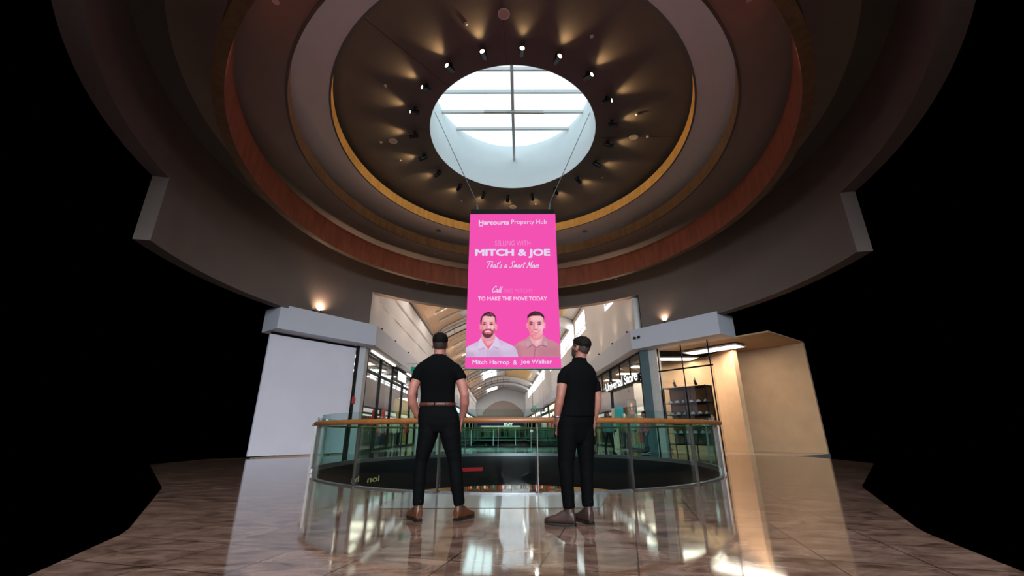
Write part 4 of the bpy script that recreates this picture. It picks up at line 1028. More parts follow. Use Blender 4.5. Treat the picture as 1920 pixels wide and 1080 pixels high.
# right shop: glass front with the lettered sign
rg = thing('shopfront', 'dark framed glass shopfront on the right under a lettered sign', 'shopfront', A(U_G, 20.3, 0))
def rrel(o): o.parent = rg; o.matrix_parent_inverse = Matrix.Translation(rg.location).inverted(); return o
mr_ = [20.25, 26.2, 32.0, 38.0]
for ww in mr_:
    bm = BM(); abox(bm, U_G - 0.04, U_G + 0.12, ww - 0.06, ww + 0.06, 0, Z_BB - 0.004); rrel(obj('mullion', bm, M['black_metal']))
for ww in (22.1, 24.1, 28.4, 30.4):
    bm = BM(); abox(bm, U_G + 0.0, U_G + 0.06, ww - 0.03, ww + 0.03, 3.45, Z_BB - 0.06); rrel(obj('glazing_bar', bm, M['black_metal']))
for z, h in ((Z_BB - 0.045, 0.08), (0.05, 0.1), (3.42, 0.06)):
    bm = BM(); abox(bm, U_G - 0.02, U_G + 0.10, mr_[0], mr_[-1], z - h / 2, z + h / 2); rrel(obj('transom', bm, M['black_metal']))
for i in range(len(mr_) - 1):
    bm = BM(); abox(bm, U_G + 0.03, U_G + 0.045, mr_[i] + 0.06, mr_[i + 1] - 0.06, 0.1, Z_BB - 0.08); rrel(obj('glass_pane', bm, M['glass_shop']))
sgn = thing('shop_sign', 'white block letter shop sign on black backing above the right shop glass', 'sign', A(U_G - 0.3, 24, 3.2))
W0, W1, ZL0, ZL1 = 26.5, 20.2, 3.21, 3.70
zt = [A(U_G - 0.24, W0, ZL0), A(U_G - 0.24, W1, ZL0)]
def srel(o): o.parent = sgn; o.matrix_parent_inverse = Matrix.Translation(sgn.location).inverted(); return o
srel(text_obj('lettering', 'Universal Store', M['sign_white'], None, zt[0], zt[1], (0, 0, ZL1 - ZL0), bold=0.022, spacing=0.92))
srel(text_obj('letter_return', 'Universal Store', M['black'], None, zt[0] + UX * 0.10 , zt[1] + UX * 0.10, (0, 0, ZL1 - ZL0), bold=0.035, extrude=0.06, spacing=0.92))
bm = BM(); abox(bm, U_G - 0.13, U_G - 0.07, W1 + 0.1, W0 - 0.1, 3.16, 3.24); abox(bm, U_G - 0.13, U_G - 0.07, W1 - 0.1, W0 - 0.1, 3.46, 3.54)
for ww in (21.2, 23.6, 26.2): abox(bm, U_G - 0.13, U_G - 0.03, ww, ww + 0.06, 3.42, 3.48)
srel(obj('support_rail', bm, M['black_metal']))
# corner pillars
pc = A(U_G + 0.02, 20.05, 0)
bm = BM(); slab(bm, [(pc.x - 0.1, pc.y - 0.02), (pc.x + 0.22, pc.y - 0.28), (pc.x + 0.40, pc.y + 0.05), (pc.x + 0.05, pc.y + 0.14)], 0, Z_BB)
tag(obj('corner_pillar', bm, M['pillar_green']), 'dark blue grey corner pillar right of the lettered sign', 'pillar')
bq = Vector((pc.x + 0.26, pc.y - 0.20)); e2 = bq + DR * 0.44; nn = NR * 0.3
bm = BM(); slab(bm, [(bq.x, bq.y), (e2.x, e2.y), (e2.x + nn.x, e2.y + nn.y), (bq.x + nn.x, bq.y + nn.y)], 0, Z_BB)
tag(obj('brick_pillar', bm, M['white_brick']), 'white glazed brick pillar right of the blue grey corner pillar', 'pillar')
# glass front of the right splay
g0 = bq + DR * 0.46; g1 = bq + DR * 3.4
sp = thing('shopfront', 'tall glass shopfront at the right edge beside the white brick pillar', 'shopfront', (g0.x, g0.y, 0))
for k, t_ in enumerate((0.06, 1.25, 2.5)):
    c = DR * t_; bm = BM(); beam(bm, (c.x, c.y, 1.2 if k == 0 else 0), (c.x, c.y, Z_BB - 0.01), 0.03, 0.04, up=(DR.x, DR.y, 0)); obj('mullion', bm, M['black_metal'], sp)
bm = BM(); c = DR * 2.6; beam(bm, (0, 0, 3.5), (c.x, c.y, 3.5), 0.05, 0.06); obj('transom', bm, M['black_metal'], sp)
bm = BM(); hexa(bm, [(0, 0, 0.05), (c.x, c.y, 0.05), (c.x + NR.x * .015, c.y + NR.y * .015, 0.05), (NR.x * .015, NR.y * .015, 0.05),
                     (0, 0, Z_BB - .05), (c.x, c.y, Z_BB - .05), (c.x + NR.x * .015, c.y + NR.y * .015, Z_BB - .05), (NR.x * .015, NR.y * .015, Z_BB - .05)]); obj('glass_pane', bm, M['glass_shop'], sp)
# splay shop interior
def wedge(name, m, z0, z1, d0, d1, t0, t1, label):
    bm = BM(); a = bq + DR * t0 + NR * d0; b = bq + DR * t1 + NR * d0; c_ = bq + DR * t1 + NR * d1; d_ = bq + DR * t0 + NR * d1
    slab(bm, [(a.x, a.y), (b.x, b.y), (c_.x, c_.y), (d_.x, d_.y)], z0, z1); return struct(name, bm, m, label=label)
wedge('wall_right', M['shop_wall'], 0, Z_BB, 4.0, 4.15, -2.0, 5.2, 'warm back wall of the shop at the right edge')
wedge('ceiling', M['shop_wall'], Z_BB, Z_BB + 0.06, 0.55, 4.1, -1.6, 5.2, 'ceiling of the shop at the right edge')
wedge('floor', M['pale_tile'], -0.2, -0.003, 0.3, 4.2, -1.0, 5.2, 'floor of the shop at the right edge')
# shelving rack with caps
rk = thing('display_rack', 'tall black open rack with pale caps at the right edge', 'rack', (g0.x + NR.x * 0.12 + DR.x * 0.06, g0.y + NR.y * 0.12 + DR.y * 0.06, 0), math.atan2(DR.y, DR.x))
for x in (0.0, 1.0, 2.0):
    for y in (0.0, 0.5):
        bm = BM(); box(bm, x - 0.02, x + 0.02, y - 0.02, y + 0.02, 0, 2.75); obj('upright', bm, M['shelf_black'], rk)
shz = [0.35, 0.78, 1.18, 1.55, 2.05, 2.72]
for z in shz:
    bm = BM(); box(bm, -0.02, 2.02, -0.02, 0.52, z - 0.015, z + 0.015); obj('shelf', bm, M['shelf_black'], rk)
bm = BM(); box(bm, 0.0, 2.0, 0.49, 0.51, 0.3, 2.72); obj('back_panel', bm, M['wood_brown'], rk)
capc = [cl['white'], cl['cream'], cl['white'], cl['tan'], cl['white'], cl['olive']]
def cap_proto():
    t = thing('cap', 'x', 'cap')
    bm = BM(); lathe(bm, [(0.0, 0.115), (0.045, 0.108), (0.08, 0.075), (0.092, 0.03), (0.094, 0.0), (0.0, 0.0)], 18); obj('crown', bm, cl['white'], t, True)
    bm = BM(); pts = [(0.09 * math.cos(a), 0.07 + 0.10 * math.sin(a)) for a in [PI * i / 10 for i in range(11)]]; slab(bm, [(x, -y) for x, y in pts], 0.0, 0.012); obj('brim', bm, cl['white'], t)
    return t
cp0 = None; nth = ['leftmost', 'second', 'third', 'fourth', 'fifth', 'sixth', 'seventh']
rowname = {0.78: 'lowest cap shelf', 1.18: 'second cap shelf from below', 1.55: 'middle cap shelf', 2.05: 'top cap shelf'}
for z in (0.78, 1.18, 1.55, 2.05):
    for i in range(6):
        if cp0 is None: cp0 = c = cap_proto()
        else: c = copy_tree(cp0)
        x = 0.16 + 0.335 * i; th_ = rk.rotation_euler.z
        c.location = (rk.location.x + x * math.cos(th_) - 0.2 * math.sin(th_), rk.location.y + x * math.sin(th_) + 0.2 * math.cos(th_), z + 0.017); c.rotation_euler = (0, 0, th_ + random.uniform(-.3, .3))
        tag(c, 'white cap, %s along the %s of the black rack' % (nth[i], rowname[z]), 'cap', 'caps on the black rack')
rk_d = lamp_data('rack_lamp', 'SPOT', 420, (1.0, 0.74, 0.45), spot_size=math.radians(70), spot_blend=0.5, shadow_soft_size=0.05)
rk_d2 = lamp_data('window_lamp', 'SPOT', 90, (1.0, 0.74, 0.45), spot_size=math.radians(70), spot_blend=0.5, shadow_soft_size=0.05)
def track_spot(loc, rz, label, tilt=50, lamp=None):
    t = thing('track_spotlight', label, 'spotlight', loc, rz, 'black shop track spotlights')
    bm = BM(); tube(bm, [(0, 0, 0), (0, 0, -0.16)], 0.015, 8); obj('stem', bm, M['black'], t)
    bm = BM(); lathe(bm, [(0, 0.1), (0.05, 0.1), (0.06, -0.12), (0.05, -0.12), (0.05, -0.10), (0, -0.10)], 16); can = obj('lamp_can', bm, M['black'], t, True); can.location = (0, 0, -0.2); can.rotation_euler = (math.radians(tilt), 0, 0)
    bm = BM(); lathe(bm, [(0, -0.102), (0.05, -0.102), (0.05, -0.101), (0, -0.101)], 14); obj('lamp_face', bm, M['lamp'], can)
    lo = bpy.data.objects.new('rack_light', lamp or rk_d); COL.objects.link(lo); lo.parent = can; lo.location = (0, 0, -0.14)
    return t
p = rk.location + Vector((NR.x, NR.y, 0)) * 0.75; track_spot((p.x + DR.x * 0.5 - NR.x * 0.6, p.y + DR.y * 0.5 - NR.y * 0.6, 3.1), math.atan2(NR.y, NR.x) - PI / 2, 'black track spotlight above the cap rack, nearer the brick pillar', 22)
track_spot((p.x + DR.x * 1.5 - NR.x * 0.6, p.y + DR.y * 1.5 - NR.y * 0.6, 3.1), math.atan2(NR.y, NR.x) - PI / 2, 'black track spotlight above the cap rack, farther from the brick pillar', 22)
p = at(1179, 732, 23.2); track_spot((p.x, p.y, p.z + 0.2), -0.6, 'black track spotlight behind the lettered sign glass', 40, rk_d2)
for k, wv in enumerate((21.8, 24.4, 27.5, 31.0)):
    ceiling_panel(A(8.6, wv, Z_BB - 0.08), 'warm light panel in the right shop ceiling', 0.0, 'right shop ceiling panels')
c3 = bq + DR * 2.2 + NR * 1.9; ceiling_panel((c3.x, c3.y, Z_BB - 0.08), 'warm light panel in the ceiling of the right edge shop', math.atan2(DR.y, DR.x), 'right edge shop ceiling panels')
# inside the right shop: brick wall board, framed picture, coloured displays
bm = BM(); abox(bm, 7.6, 10.3, 25.2, 25.35, 0, 3.6); struct('wall_display', bm, M['white_brick'], label='white brick display wall inside the right shop')
pic = thing('framed_poster', 'black framed poster of a long haired woman in the right shop', 'poster', at(1184.5, 776, 24.2))
a = at(1177, 792, 24.2); b = at(1192.5, 749.5, 24.2); w2, h2 = b.x - a.x, b.z - a.z
pic.location = ((a.x + b.x) / 2, 24.2, a.z)
bm = BM(); box(bm, -w2 / 2, w2 / 2, 0.0, 0.05, 0, h2); obj('frame', bm, M['black'], pic)
bm = BM(); pm = [mat('poster_ground', (90, 84, 66), 0.6, var=0.2), mat('poster_skin', (196, 150, 124), 0.6, var=0.05), mat('poster_hair', (60, 40, 32), 0.6, var=0.2), cl['pink'], cl['olive']]
def pq(pts, mi, d): poly(bm, [((x - 0.5) * w2, -0.002 - d * 0.002, y * h2) for x, y in pts], mi)
pq([(0.08, 0.04), (0.92, 0.04), (0.92, 0.96), (0.08, 0.96)], 0, 0)
pq([(0.2, 0.04), (0.8, 0.04), (0.85, 0.42), (0.7, 0.58), (0.3, 0.58), (0.15, 0.42)], 4, 1)
pq([(0.28, 0.35), (0.72, 0.35), (0.76, 0.6), (0.6, 0.66), (0.4, 0.66), (0.24, 0.6)], 3, 2)
pq(el(0.5, 0.74, 0.2, 0.16), 2, 3); pq([(0.3, 0.74), (0.42, 0.74), (0.4, 0.5), (0.27, 0.5)], 2, 3); pq([(0.58, 0.74), (0.7, 0.74), (0.73, 0.5), (0.6, 0.5)], 2, 3)
pq(el(0.5, 0.74, 0.11, 0.11), 1, 4); pq([(0.44, 0.66), (0.56, 0.66), (0.6, 0.56), (0.4, 0.56)], 1, 4)
obj('picture', bm, pm, pic)
disp = [('teal_panel', 'teal display panel left of the framed poster', 1156, 763, 1168, 800, 23.6, 'teal'), ('cyan_box', 'upper cyan display board below the handrail in the right shop', 1175, 794, 1193, 806, 24.8, 'cyan'),
        ('white_board', 'white display board right of the upper cyan board', 1195, 790, 1203, 806, 24.6, 'white'), ('cyan_box', 'small cyan display board at the right of the cyan row', 1204, 793, 1214, 806, 24.4, 'cyan'),
        ('tan_poster', 'tall tan display panel in the right shop window', 1194, 812, 1200, 832, 24.2, 'tan'), ('red_poster', 'narrow red display panel beside the tan panel', 1202, 812, 1207, 831, 24.15, 'red'),
        ('cyan_strip', 'long low cyan plinth under the right shop window', 1178, 840, 1202, 843, 24.9, 'cyan'), ('pink_board', 'pink lettered board beside the right man at handrail height', 1119, 790, 1125, 801, 24.5, 'pink'),
        ('cream_column', 'cream column left of the teal panel in the right shop', 1152, 767, 1157, 842, 24.4, 'cream'), ('red_bench', 'low red bench at the right edge shop', 1249, 841.5, 1262, 846, 20.8, 'red')]
for nm, lb, x0, y0, x1, y1, Y, c in disp: board(nm, lb, nm.split('_')[1], x0, y0, x1, y1, Y, cl[c], 0.3 if 'plinth' in lb or 'bench' in lb else 0.05)
garment_rack(A(7.6, 23.0, 0), 1.3, 'rack of red and pink clothes behind the right shop glass', [cl['red'], cl['pink'], cl['white'], cl['tan']])
garment_rack(A(8.2, 29.2, 0), 1.3, 'rack of dark clothes deeper in the right shop', [cl['black'], cl['grey'], cl['navy'], cl['red']])
p = at(1172, 800, 23.0); mannequin((p.x, 23.0, 0), 0.2, 'mannequin in an olive jacket behind the right shop glass', cl['olive'], cl['black'])

# camera bullets and uplights on the right bulkhead
def bulk_pt(side, t, z):  # point on the splay part of the bulkhead
    c, d = (CR, DR) if side > 0 else (CL, DL); q = c + d * t; return Vector((q.x, q.y, z))
for k, (t_, lb) in enumerate(((0.28, 'small black security camera on the right bulkhead, left one of the pair'), (0.52, 'small black security camera on the right bulkhead, right one of the pair'))):
    p = bulk_pt(1, t_, 5.08) - Vector((NR.x, NR.y, 0)) * 0.06
    t = thing('security_camera', lb, 'camera', p, math.atan2(NR.y, NR.x) - PI / 2 + PI, 'security cameras on the right bulkhead')
    bm = BM(); lathe(bm, [(0, 0), (0.05, 0), (0.05, 0.02), (0, 0.02)], 14); o = obj('mount', bm, M['plate'], t); o.rotation_euler = (PI / 2, 0, 0); o.location = (0, -0.04, 0)
    bm = BM(); lathe(bm, [(0, 0.09), (0.045, 0.085), (0.06, 0.05), (0.06, 0), (0, 0)], 16); o = obj('dome', bm, M['black'], t, True); o.rotation_euler = (-PI / 2, 0, 0)
UP_D = lamp_data('uplight_lamp', 'SPOT', W_UP, (1.0, 0.72, 0.50), spot_size=math.radians(140), spot_blend=1.0, shadow_soft_size=0.05)
def uplight(loc, label, lit=True, tgt=None, power=None):
    t = thing('uplight', label, 'uplight', loc, 0, 'uplights on the bulkheads')
    bm = BM(); box(bm, -0.05, 0.05, -0.05, 0.05, 0, 0.03); tube(bm, [(0, 0, 0.03), (0, 0, 0.09)], 0.012, 6); obj('base', bm, M['black'], t)
    bm = BM(); lathe(bm, [(0, 0.08), (0.045, 0.08), (0.055, 0.16), (0.048, 0.16), (0.045, 0.155), (0, 0.155)], 14); obj('lamp_head', bm, M['black'], t, True)
    bm = BM(); lathe(bm, [(0, 0.1565), (0.045, 0.1565), (0.045, 0.158), (0, 0.158)], 12); obj('lamp_face', bm, M['lamp'] if lit else M['plate'], t)
    if lit:
        lo = bpy.data.objects.new('up_light', UP_D); COL.objects.link(lo); lo.parent = t; lo.location = (0, 0, 0.18)
        d = Vector(tgt) if tgt else Vector((0, 0, 1)); lo.rotation_euler = d.to_track_quat('-Z', 'Y').to_euler()
for sd, nm in ((1, 'right'), (-1, 'left')):
    for k in range(13):
        wv = (20.6 if sd > 0 else 20.2) + 2.6 * k + 0.28 * k * k
        uplight(A(sd * 6.08, wv, Z_BT), 'tiny uplight on the %s bulkhead ledge, %s from the atrium' % (nm, ORD[k]), True, UX * (-0.9 * sd) + Vector((0, 0, 1)))
p = bulk_pt(1, 1.75, Z_BT) + Vector((NR.x, NR.y, 0)) * 0.25; uplight(p, 'tiny uplight on the right bulkhead against the dark drum wall', True, Vector((NR.x, NR.y, 2.0)))
for sd, D_, N_, nm in ((1, DR, NR, 'right'), (-1, DL, NL, 'left')):
    for k, t_ in enumerate((2.9, 3.5, 4.1)):  # uplights added past the view edge to brighten the ring soffits
        p = bulk_pt(sd, t_, Z_BT) + Vector((N_.x, N_.y, 0)) * 0.3
        uplight(p, 'added uplight on the %s bulkhead towards the dome, %s past the photo edge' % (nm, nth[k]), True, Vector((-N_.x * 1.1, -N_.y * 1.1, 1)))
p = bulk_pt(-1, 2.6, Z_BT) + Vector((NL.x, NL.y, 0)) * 0.25; uplight(p, 'tiny uplight on the left bulkhead against the dark drum wall', True, Vector((NL.x, NL.y, 2.0)))

VAULT_D = lamp_data('vault_lamp', 'SPOT', W_VAULT, (1.0, 0.93, 0.86), spot_size=math.radians(165), spot_blend=0.5, shadow_soft_size=0.1)
# downlights of the vault's timber panels
for k, (w0, w1) in enumerate(bays):
    for q in range(2):
        ww = w0 + (w1 - w0) * (0.3 + 0.4 * q)
        for u, nm in ((-5.4, 'left'), (-4.4, 'left'), (3.2, 'right')):
            t = downlight(A(u, ww, vault_z(u) - 0.015), 'small white downlight in the %s timber panels of the vault' % nm, '%s vault downlights' % nm, True, 0.11)
            if u != -5.4:
                lo = bpy.data.objects.new('vault_light', VAULT_D); COL.objects.link(lo); lo.parent = t; lo.location = (0, 0, -0.05)

# further shops down both sides of the arcade
signs = [(cl['red'], 'red'), (cl['white'], 'white'), (cl['navy'], 'navy'), (cl['yellow'], 'yellow'), (cl['teal'], 'teal'), (cl['black'], 'black')]
def far_shop(s, w0, w1, k):
    nm = 'left' if s < 0 else 'right'; sm, sn = signs[(k * 2 + (s > 0)) % 6]
    t = thing('shopfront', 'distant shopfront with a %s header, %s in the row down the %s side' % (sn, nth[k] if k else 'nearest', nm), 'shopfront', A(s * U_G, w0, 0), 0, 'distant shopfronts')
    def fr(o): o.parent = t; o.matrix_parent_inverse = Matrix.Translation(t.location).inverted(); return o
    lo, hi = (s * U_G, s * (U_G + 0.15)) if s > 0 else (s * (U_G + 0.15), s * U_G)
    bm = BM(); abox(bm, lo, hi, w0, w1, 3.5, Z_BB); fr(obj('header', bm, sm))
    bm = BM(); abox(bm, lo, hi, w0, w0 + 0.3, 0, 3.5); fr(obj('side_post', bm, M['pillar_grey']))
    bm = BM(); abox(bm, lo, hi, w1 - 0.3, w1, 0, 3.5); fr(obj('side_post', bm, M['pillar_grey']))
    bm = BM(); u0 = s * (U_G - 0.02); abox(bm, min(u0, u0 + 0.02 * s), max(u0, u0 + 0.02 * s), w0 + 1.2, w1 - 1.2, 3.75, 4.3); fr(obj('sign_face', bm, M['sign_white']))
    bm = BM(); abox(bm, min(s * 8.6, s * 8.7), max(s * 8.6, s * 8.7), w0 + 0.3, w1 - 0.3, 0, 3.5); fr(obj('back_display', bm, signs[(k + 3) % 6][0]))
    bm = BM(); abox(bm, min(s * 6.9, s * 8.4), max(s * 6.9, s * 8.4), w0 + 0.8, w1 - 0.8, 3.46, 3.5); fr(obj('ceiling_light', bm, M['strip_light']))
for k in range(6):
    far_shop(-1, 34.2 + 11.6 * k, 45.4 + 11.6 * k, k); far_shop(1, 38.6 + 11.2 * k, 49.4 + 11.2 * k, k)
# big shop at the far end: blue sign band
far_s = thing('shopfront', 'wide shopfront with a dark blue sign band at the far end', 'shopfront', A(0, W_END - 2, 0))
def frel(o): o.parent = far_s; o.matrix_parent_inverse = Matrix.Translation(far_s.location).inverted(); return o
ZS0, ZS1 = at(940, 798.6, W_END).z, at(940, 789, W_END).z
bm = BM(); abox(bm, -5.9, 5.9, W_END - 2.0, W_END - 1.7, ZS0, ZS1); frel(obj('sign_band', bm, mat('dark_blue_sign', (22, 44, 110), 0.5, var=0.05)))
bm = BM(); abox(bm, -5.9, 5.9, W_END - 1.95, W_END - 1.6, ZS1, ZS1 + 0.9); frel(obj('header', bm, M['soffit2']))
bm = BM(); abox(bm, -5.9, 5.9, W_END - 0.9, W_END - 0.8, 0, ZS0); frel(obj('shop_interior', bm, cl['cream']))
a = at(944.5, 798.0, W_END - 2.05); b = at(961.5, 798.0, W_END - 2.05); b.z = a.z; t_ = at(953, 790.8, W_END - 2.05)
tx = text_obj('lettering', 'BIGW', M['sign_white'], None, a, b, (0, 0, t_.z - a.z), bold=0.04); frel(tx)
bm = BM(); abox(bm, -5, 5, W_END - 1.6, W_END - 1.0, ZS0 - 0.12, ZS0 - 0.02); frel(obj('ceiling_light', bm, M['strip_light']))
for i in range(9):
    x = -5.0 + 1.25 * i; bm = BM(); abox(bm, x, x + 0.7, W_END - 1.5, W_END - 1.0, 0, random.uniform(1.3, 1.9)); frel(obj('shelf_end', bm, [cl['brown'], cl['tan'], cl['grey'], cl['red'], cl['navy']][i % 5]))
# hanging direction signs on the right of the far arcade
hs = thing('direction_sign', 'small dark hanging direction sign at the right of the far arcade', 'sign', at(1009, 772, 48))
a = at(996, 772.5, 48); b = at(1022, 766.5, 48)
bm = BM(); box(bm, a.x - hs.location.x, b.x - hs.location.x, 0, 0.1, 0, b.z - a.z); obj('panel', bm, M['black'], hs)
bm = BM()
for i in range(6):
    x = a.x - hs.location.x + 0.12 + i * 0.26; box(bm, x, x + 0.14, -0.012, 0, 0.1, b.z - a.z - 0.1)
obj('pictograms', bm, cl['cream'], hs)
bm = BM(); c = at(998, 765, 48); e = at(1006, 760.5, 48)
box(bm, c.x - hs.location.x, e.x - hs.location.x, 0, 0.08, c.z - a.z, e.z - a.z); obj('exit_panel', bm, emit('green_exit_light', (80, 170, 150), 0.8), hs)
bm = BM()
for x in (-0.6, 0.6): tube(bm, [(x, 0.05, b.z - a.z), (x, 0.05, vault_z(3.0) - a.z)], 0.02, 6)
obj('hanging_rod', bm, M['steel_dark'], hs)

# ------------------------------------------------------------------ lower level seen under the far slab edge
ZL = -4.9
bm = BM(); box(bm, -9, 9, 4.5, 42, ZL - 0.1, ZL); struct('floor', bm, M['pale_tile'], label='floor of the lower level')
bm = BM(); box(bm, -9, 9, 17.5, 42, -1.02, -1.0); struct('ceiling', bm, M['white'], label='ceiling of the lower level')
bm = BM(); box(bm, -9, 9, 40.5, 40.7, ZL, -1.0); struct('wall_lower', bm, M['shop_wall'], label='warm back wall of the lower level shop')
LOW_D = lamp_data('lower_lamp', 'AREA', W_LOW, (1.0, 0.80, 0.58), shape='RECTANGLE', size=6, size_y=2)
for x in (-4.0, 0.5, 5.0):
    t = thing('ceiling_light', 'warm light panel in the lower level ceiling', 'ceiling light', (x, 35.0, -1.04), 0, 'lower level ceiling panels')
    bm = BM(); box(bm, -1.2, 1.2, -0.6, 0.6, -0.02, 0.02); obj('frame', bm, M['plate'], t)
    bm = BM(); box(bm, -1.1, 1.1, -0.5, 0.5, -0.026, -0.021); obj('diffuser', bm, M['strip_light'], t)
    lo = bpy.data.objects.new('lower_light', LOW_D); COL.objects.link(lo); lo.parent = t; lo.location = (0, 0, -0.05)
kinds = [cl['tan'], cl['brown'], cl['red'], cl['cream'], cl['orange'], cl['navy'], cl['white'], cl['teal']]
for k in range(7):
    x = -4.6 + 1.35 * k
    t = thing('display_shelf', 'low shelf of coloured goods in the lower level shop, %s from the left' % nth[k], 'shelf', (x, 38.8, ZL), 0, 'lower level display shelves')
    bm = BM(); box(bm, -0.55, 0.55, -0.25, 0.25, 0, 0.1); box(bm, -0.55, -0.5, -0.25, 0.25, 0.1, 2.2); box(bm, 0.5, 0.55, -0.25, 0.25, 0.1, 2.2)
    for z in (0.7, 1.3, 1.72, 2.1): box(bm, -0.5, 0.5, -0.25, 0.25, z, z + 0.03)
    obj('shelf_frame', bm, M['wood_brown'], t)
    for z in (1.33, 1.75, 2.13):
        for i in range(5):
            bm = BM(); h = random.uniform(0.16, 0.32); box(bm, -0.46 + 0.19 * i, -0.32 + 0.19 * i, -0.2, 0.1, z, z + h); obj('goods', bm, random.choice(kinds), t)

# ------------------------------------------------------------------ people
def remesh(bm, voxel, smooth=2, wr=0.0, wf=9.0, ws=(1, 1, 1), keep=None):
    """one continuous surface out of overlapping closed pieces, with cloth wrinkles"""
    bmesh.ops.recalc_face_normals(bm, faces=bm.faces)
    me = bpy.data.meshes.new('tmp'); bm.to_mesh(me); bm.free()
    o = bpy.data.objects.new('tmp', me); COL.objects.link(o)
    m = o.modifiers.new('r', 'REMESH'); m.mode = 'VOXEL'; m.voxel_size = voxel; m.use_smooth_shade = True
    if smooth:
        m2 = o.modifiers.new('s', 'SMOOTH'); m2.iterations = smooth; m2.factor = 0.5
    bpy.context.view_layer.update()
    res = bpy.data.meshes.new_from_object(o.evaluated_get(bpy.context.evaluated_depsgraph_get()))
    bpy.data.objects.remove(o); bpy.data.meshes.remove(me)
    if wr:
        nr = [v.normal.copy() for v in res.vertices]
        for v, n in zip(res.vertices, nr):
            c = v.co; p = Vector((c.x * ws[0], c.y * ws[1], c.z * ws[2])) * wf
            d = noise.noise(p) * 0.65 + (0.5 - abs(noise.noise(p * 1.7 + Vector((3, 1, 7))))) * 0.5
            v.co = c + n * (d * wr)
    for p in res.polygons: p.use_smooth = True
    return res
def mobj(name, me, m, parent):
    me.materials.clear(); me.materials.append(m); me.name = name
    o = bpy.data.objects.new(name, me); COL.objects.link(o); o.parent = parent; return o

HEAD = [(0.0, .048, .026, .026), (.05, .040, .042, .048), (.14, .028, .055, .072), (.28, .014, .064, .089), (.42, .006, .070, .098), (.56, .0, .0745, .1015), (.70, -.004, .0755, .101), (.82, -.007, .068, .090), (.91, -.009, .053, .070), (.97, -.010, .033, .044), (1.0, -.010, .012, .016)]
def head_bm(bm, hs, grow=0.0, n=36, taper=False):
    rings = []
    for zf, cy, rx, ry in HEAD: 
        g = grow * min(1.0, max(0.06, (zf - 0.40) / 0.42)) if taper else grow
        rings.append(((0, cy * hs, zf * 0.232 * hs + (g if zf > 0.9 else 0) * (1 if zf == 1.0 else 0.6)), ((rx * hs + g), 0, 0), (0, (ry * hs + g), 0), 2.15))
    loft(bm, rings, n)
def cut(bm, co, no):
    """keep the side the normal points away from"""
    r = bmesh.ops.bisect_plane(bm, geom=bm.verts[:] + bm.edges[:] + bm.faces[:], plane_co=co, plane_no=no, clear_outer=True)
    ed = [e for e in r['geom_cut'] if isinstance(e, bmesh.types.BMEdge)]
    if ed: bmesh.ops.holes_fill(bm, edges=[e for e in bm.edges if e.is_boundary], sides=0)
def xform(bm, mx): bmesh.ops.transform(bm, matrix=mx, verts=bm.verts)
def hand(bm, wr_, d, s, n, sc=1.0, curl=0.5):
    wr_ = Vector(wr_); d = Vector(d).normalized(); s = Vector(s); s = (s - d * s.dot(d)).normalized(); n = d.cross(s).normalized() if n > 0 else s.cross(d).normalized()
    def pt(p, ra, rb): return (p.x, p.y, p.z, ra, rb)
    limb(bm, [pt(wr_ - d * .02, .029 * sc, .020 * sc), pt(wr_ + d * .03 * sc, .038 * sc, .017 * sc), pt(wr_ + d * .08 * sc, .042 * sc, .015 * sc), pt(wr_ + d * .10 * sc, .040 * sc, .012 * sc)], side=s, n=16)
    for off, L in ((.031, .070), (.0105, .080), (-.0105, .074), (-.031, .058)):
        b = wr_ + d * .095 * sc + s * off * sc; dr = d.copy(); pts = [pt(b - d * .02 * sc, .009 * sc, .009 * sc), pt(b, .0092 * sc, .0092 * sc)]
        for k, f in enumerate((.45, .32, .23)):
            dr = (dr + n * curl * (0.5 + 0.25 * k)).normalized(); b = b + dr * L * f * sc; pts.append(pt(b, (.0086 - .0006 * k) * sc, (.0086 - .0006 * k) * sc))
        limb(bm, pts, side=s, n=10)
    b = wr_ + d * .03 * sc + s * .030 * sc; dr = (d * .75 + s * .65 + n * .15).normalized()
    limb(bm, [pt(b, .013 * sc, .013 * sc), pt(b + dr * .035 * sc, .0115 * sc, .0115 * sc), pt(b + (dr * .062 + d * .004) * sc, .010 * sc, .010 * sc), pt(b + (dr * .075 + d * .018) * sc, .008 * sc, .008 * sc)], side=n, n=10)
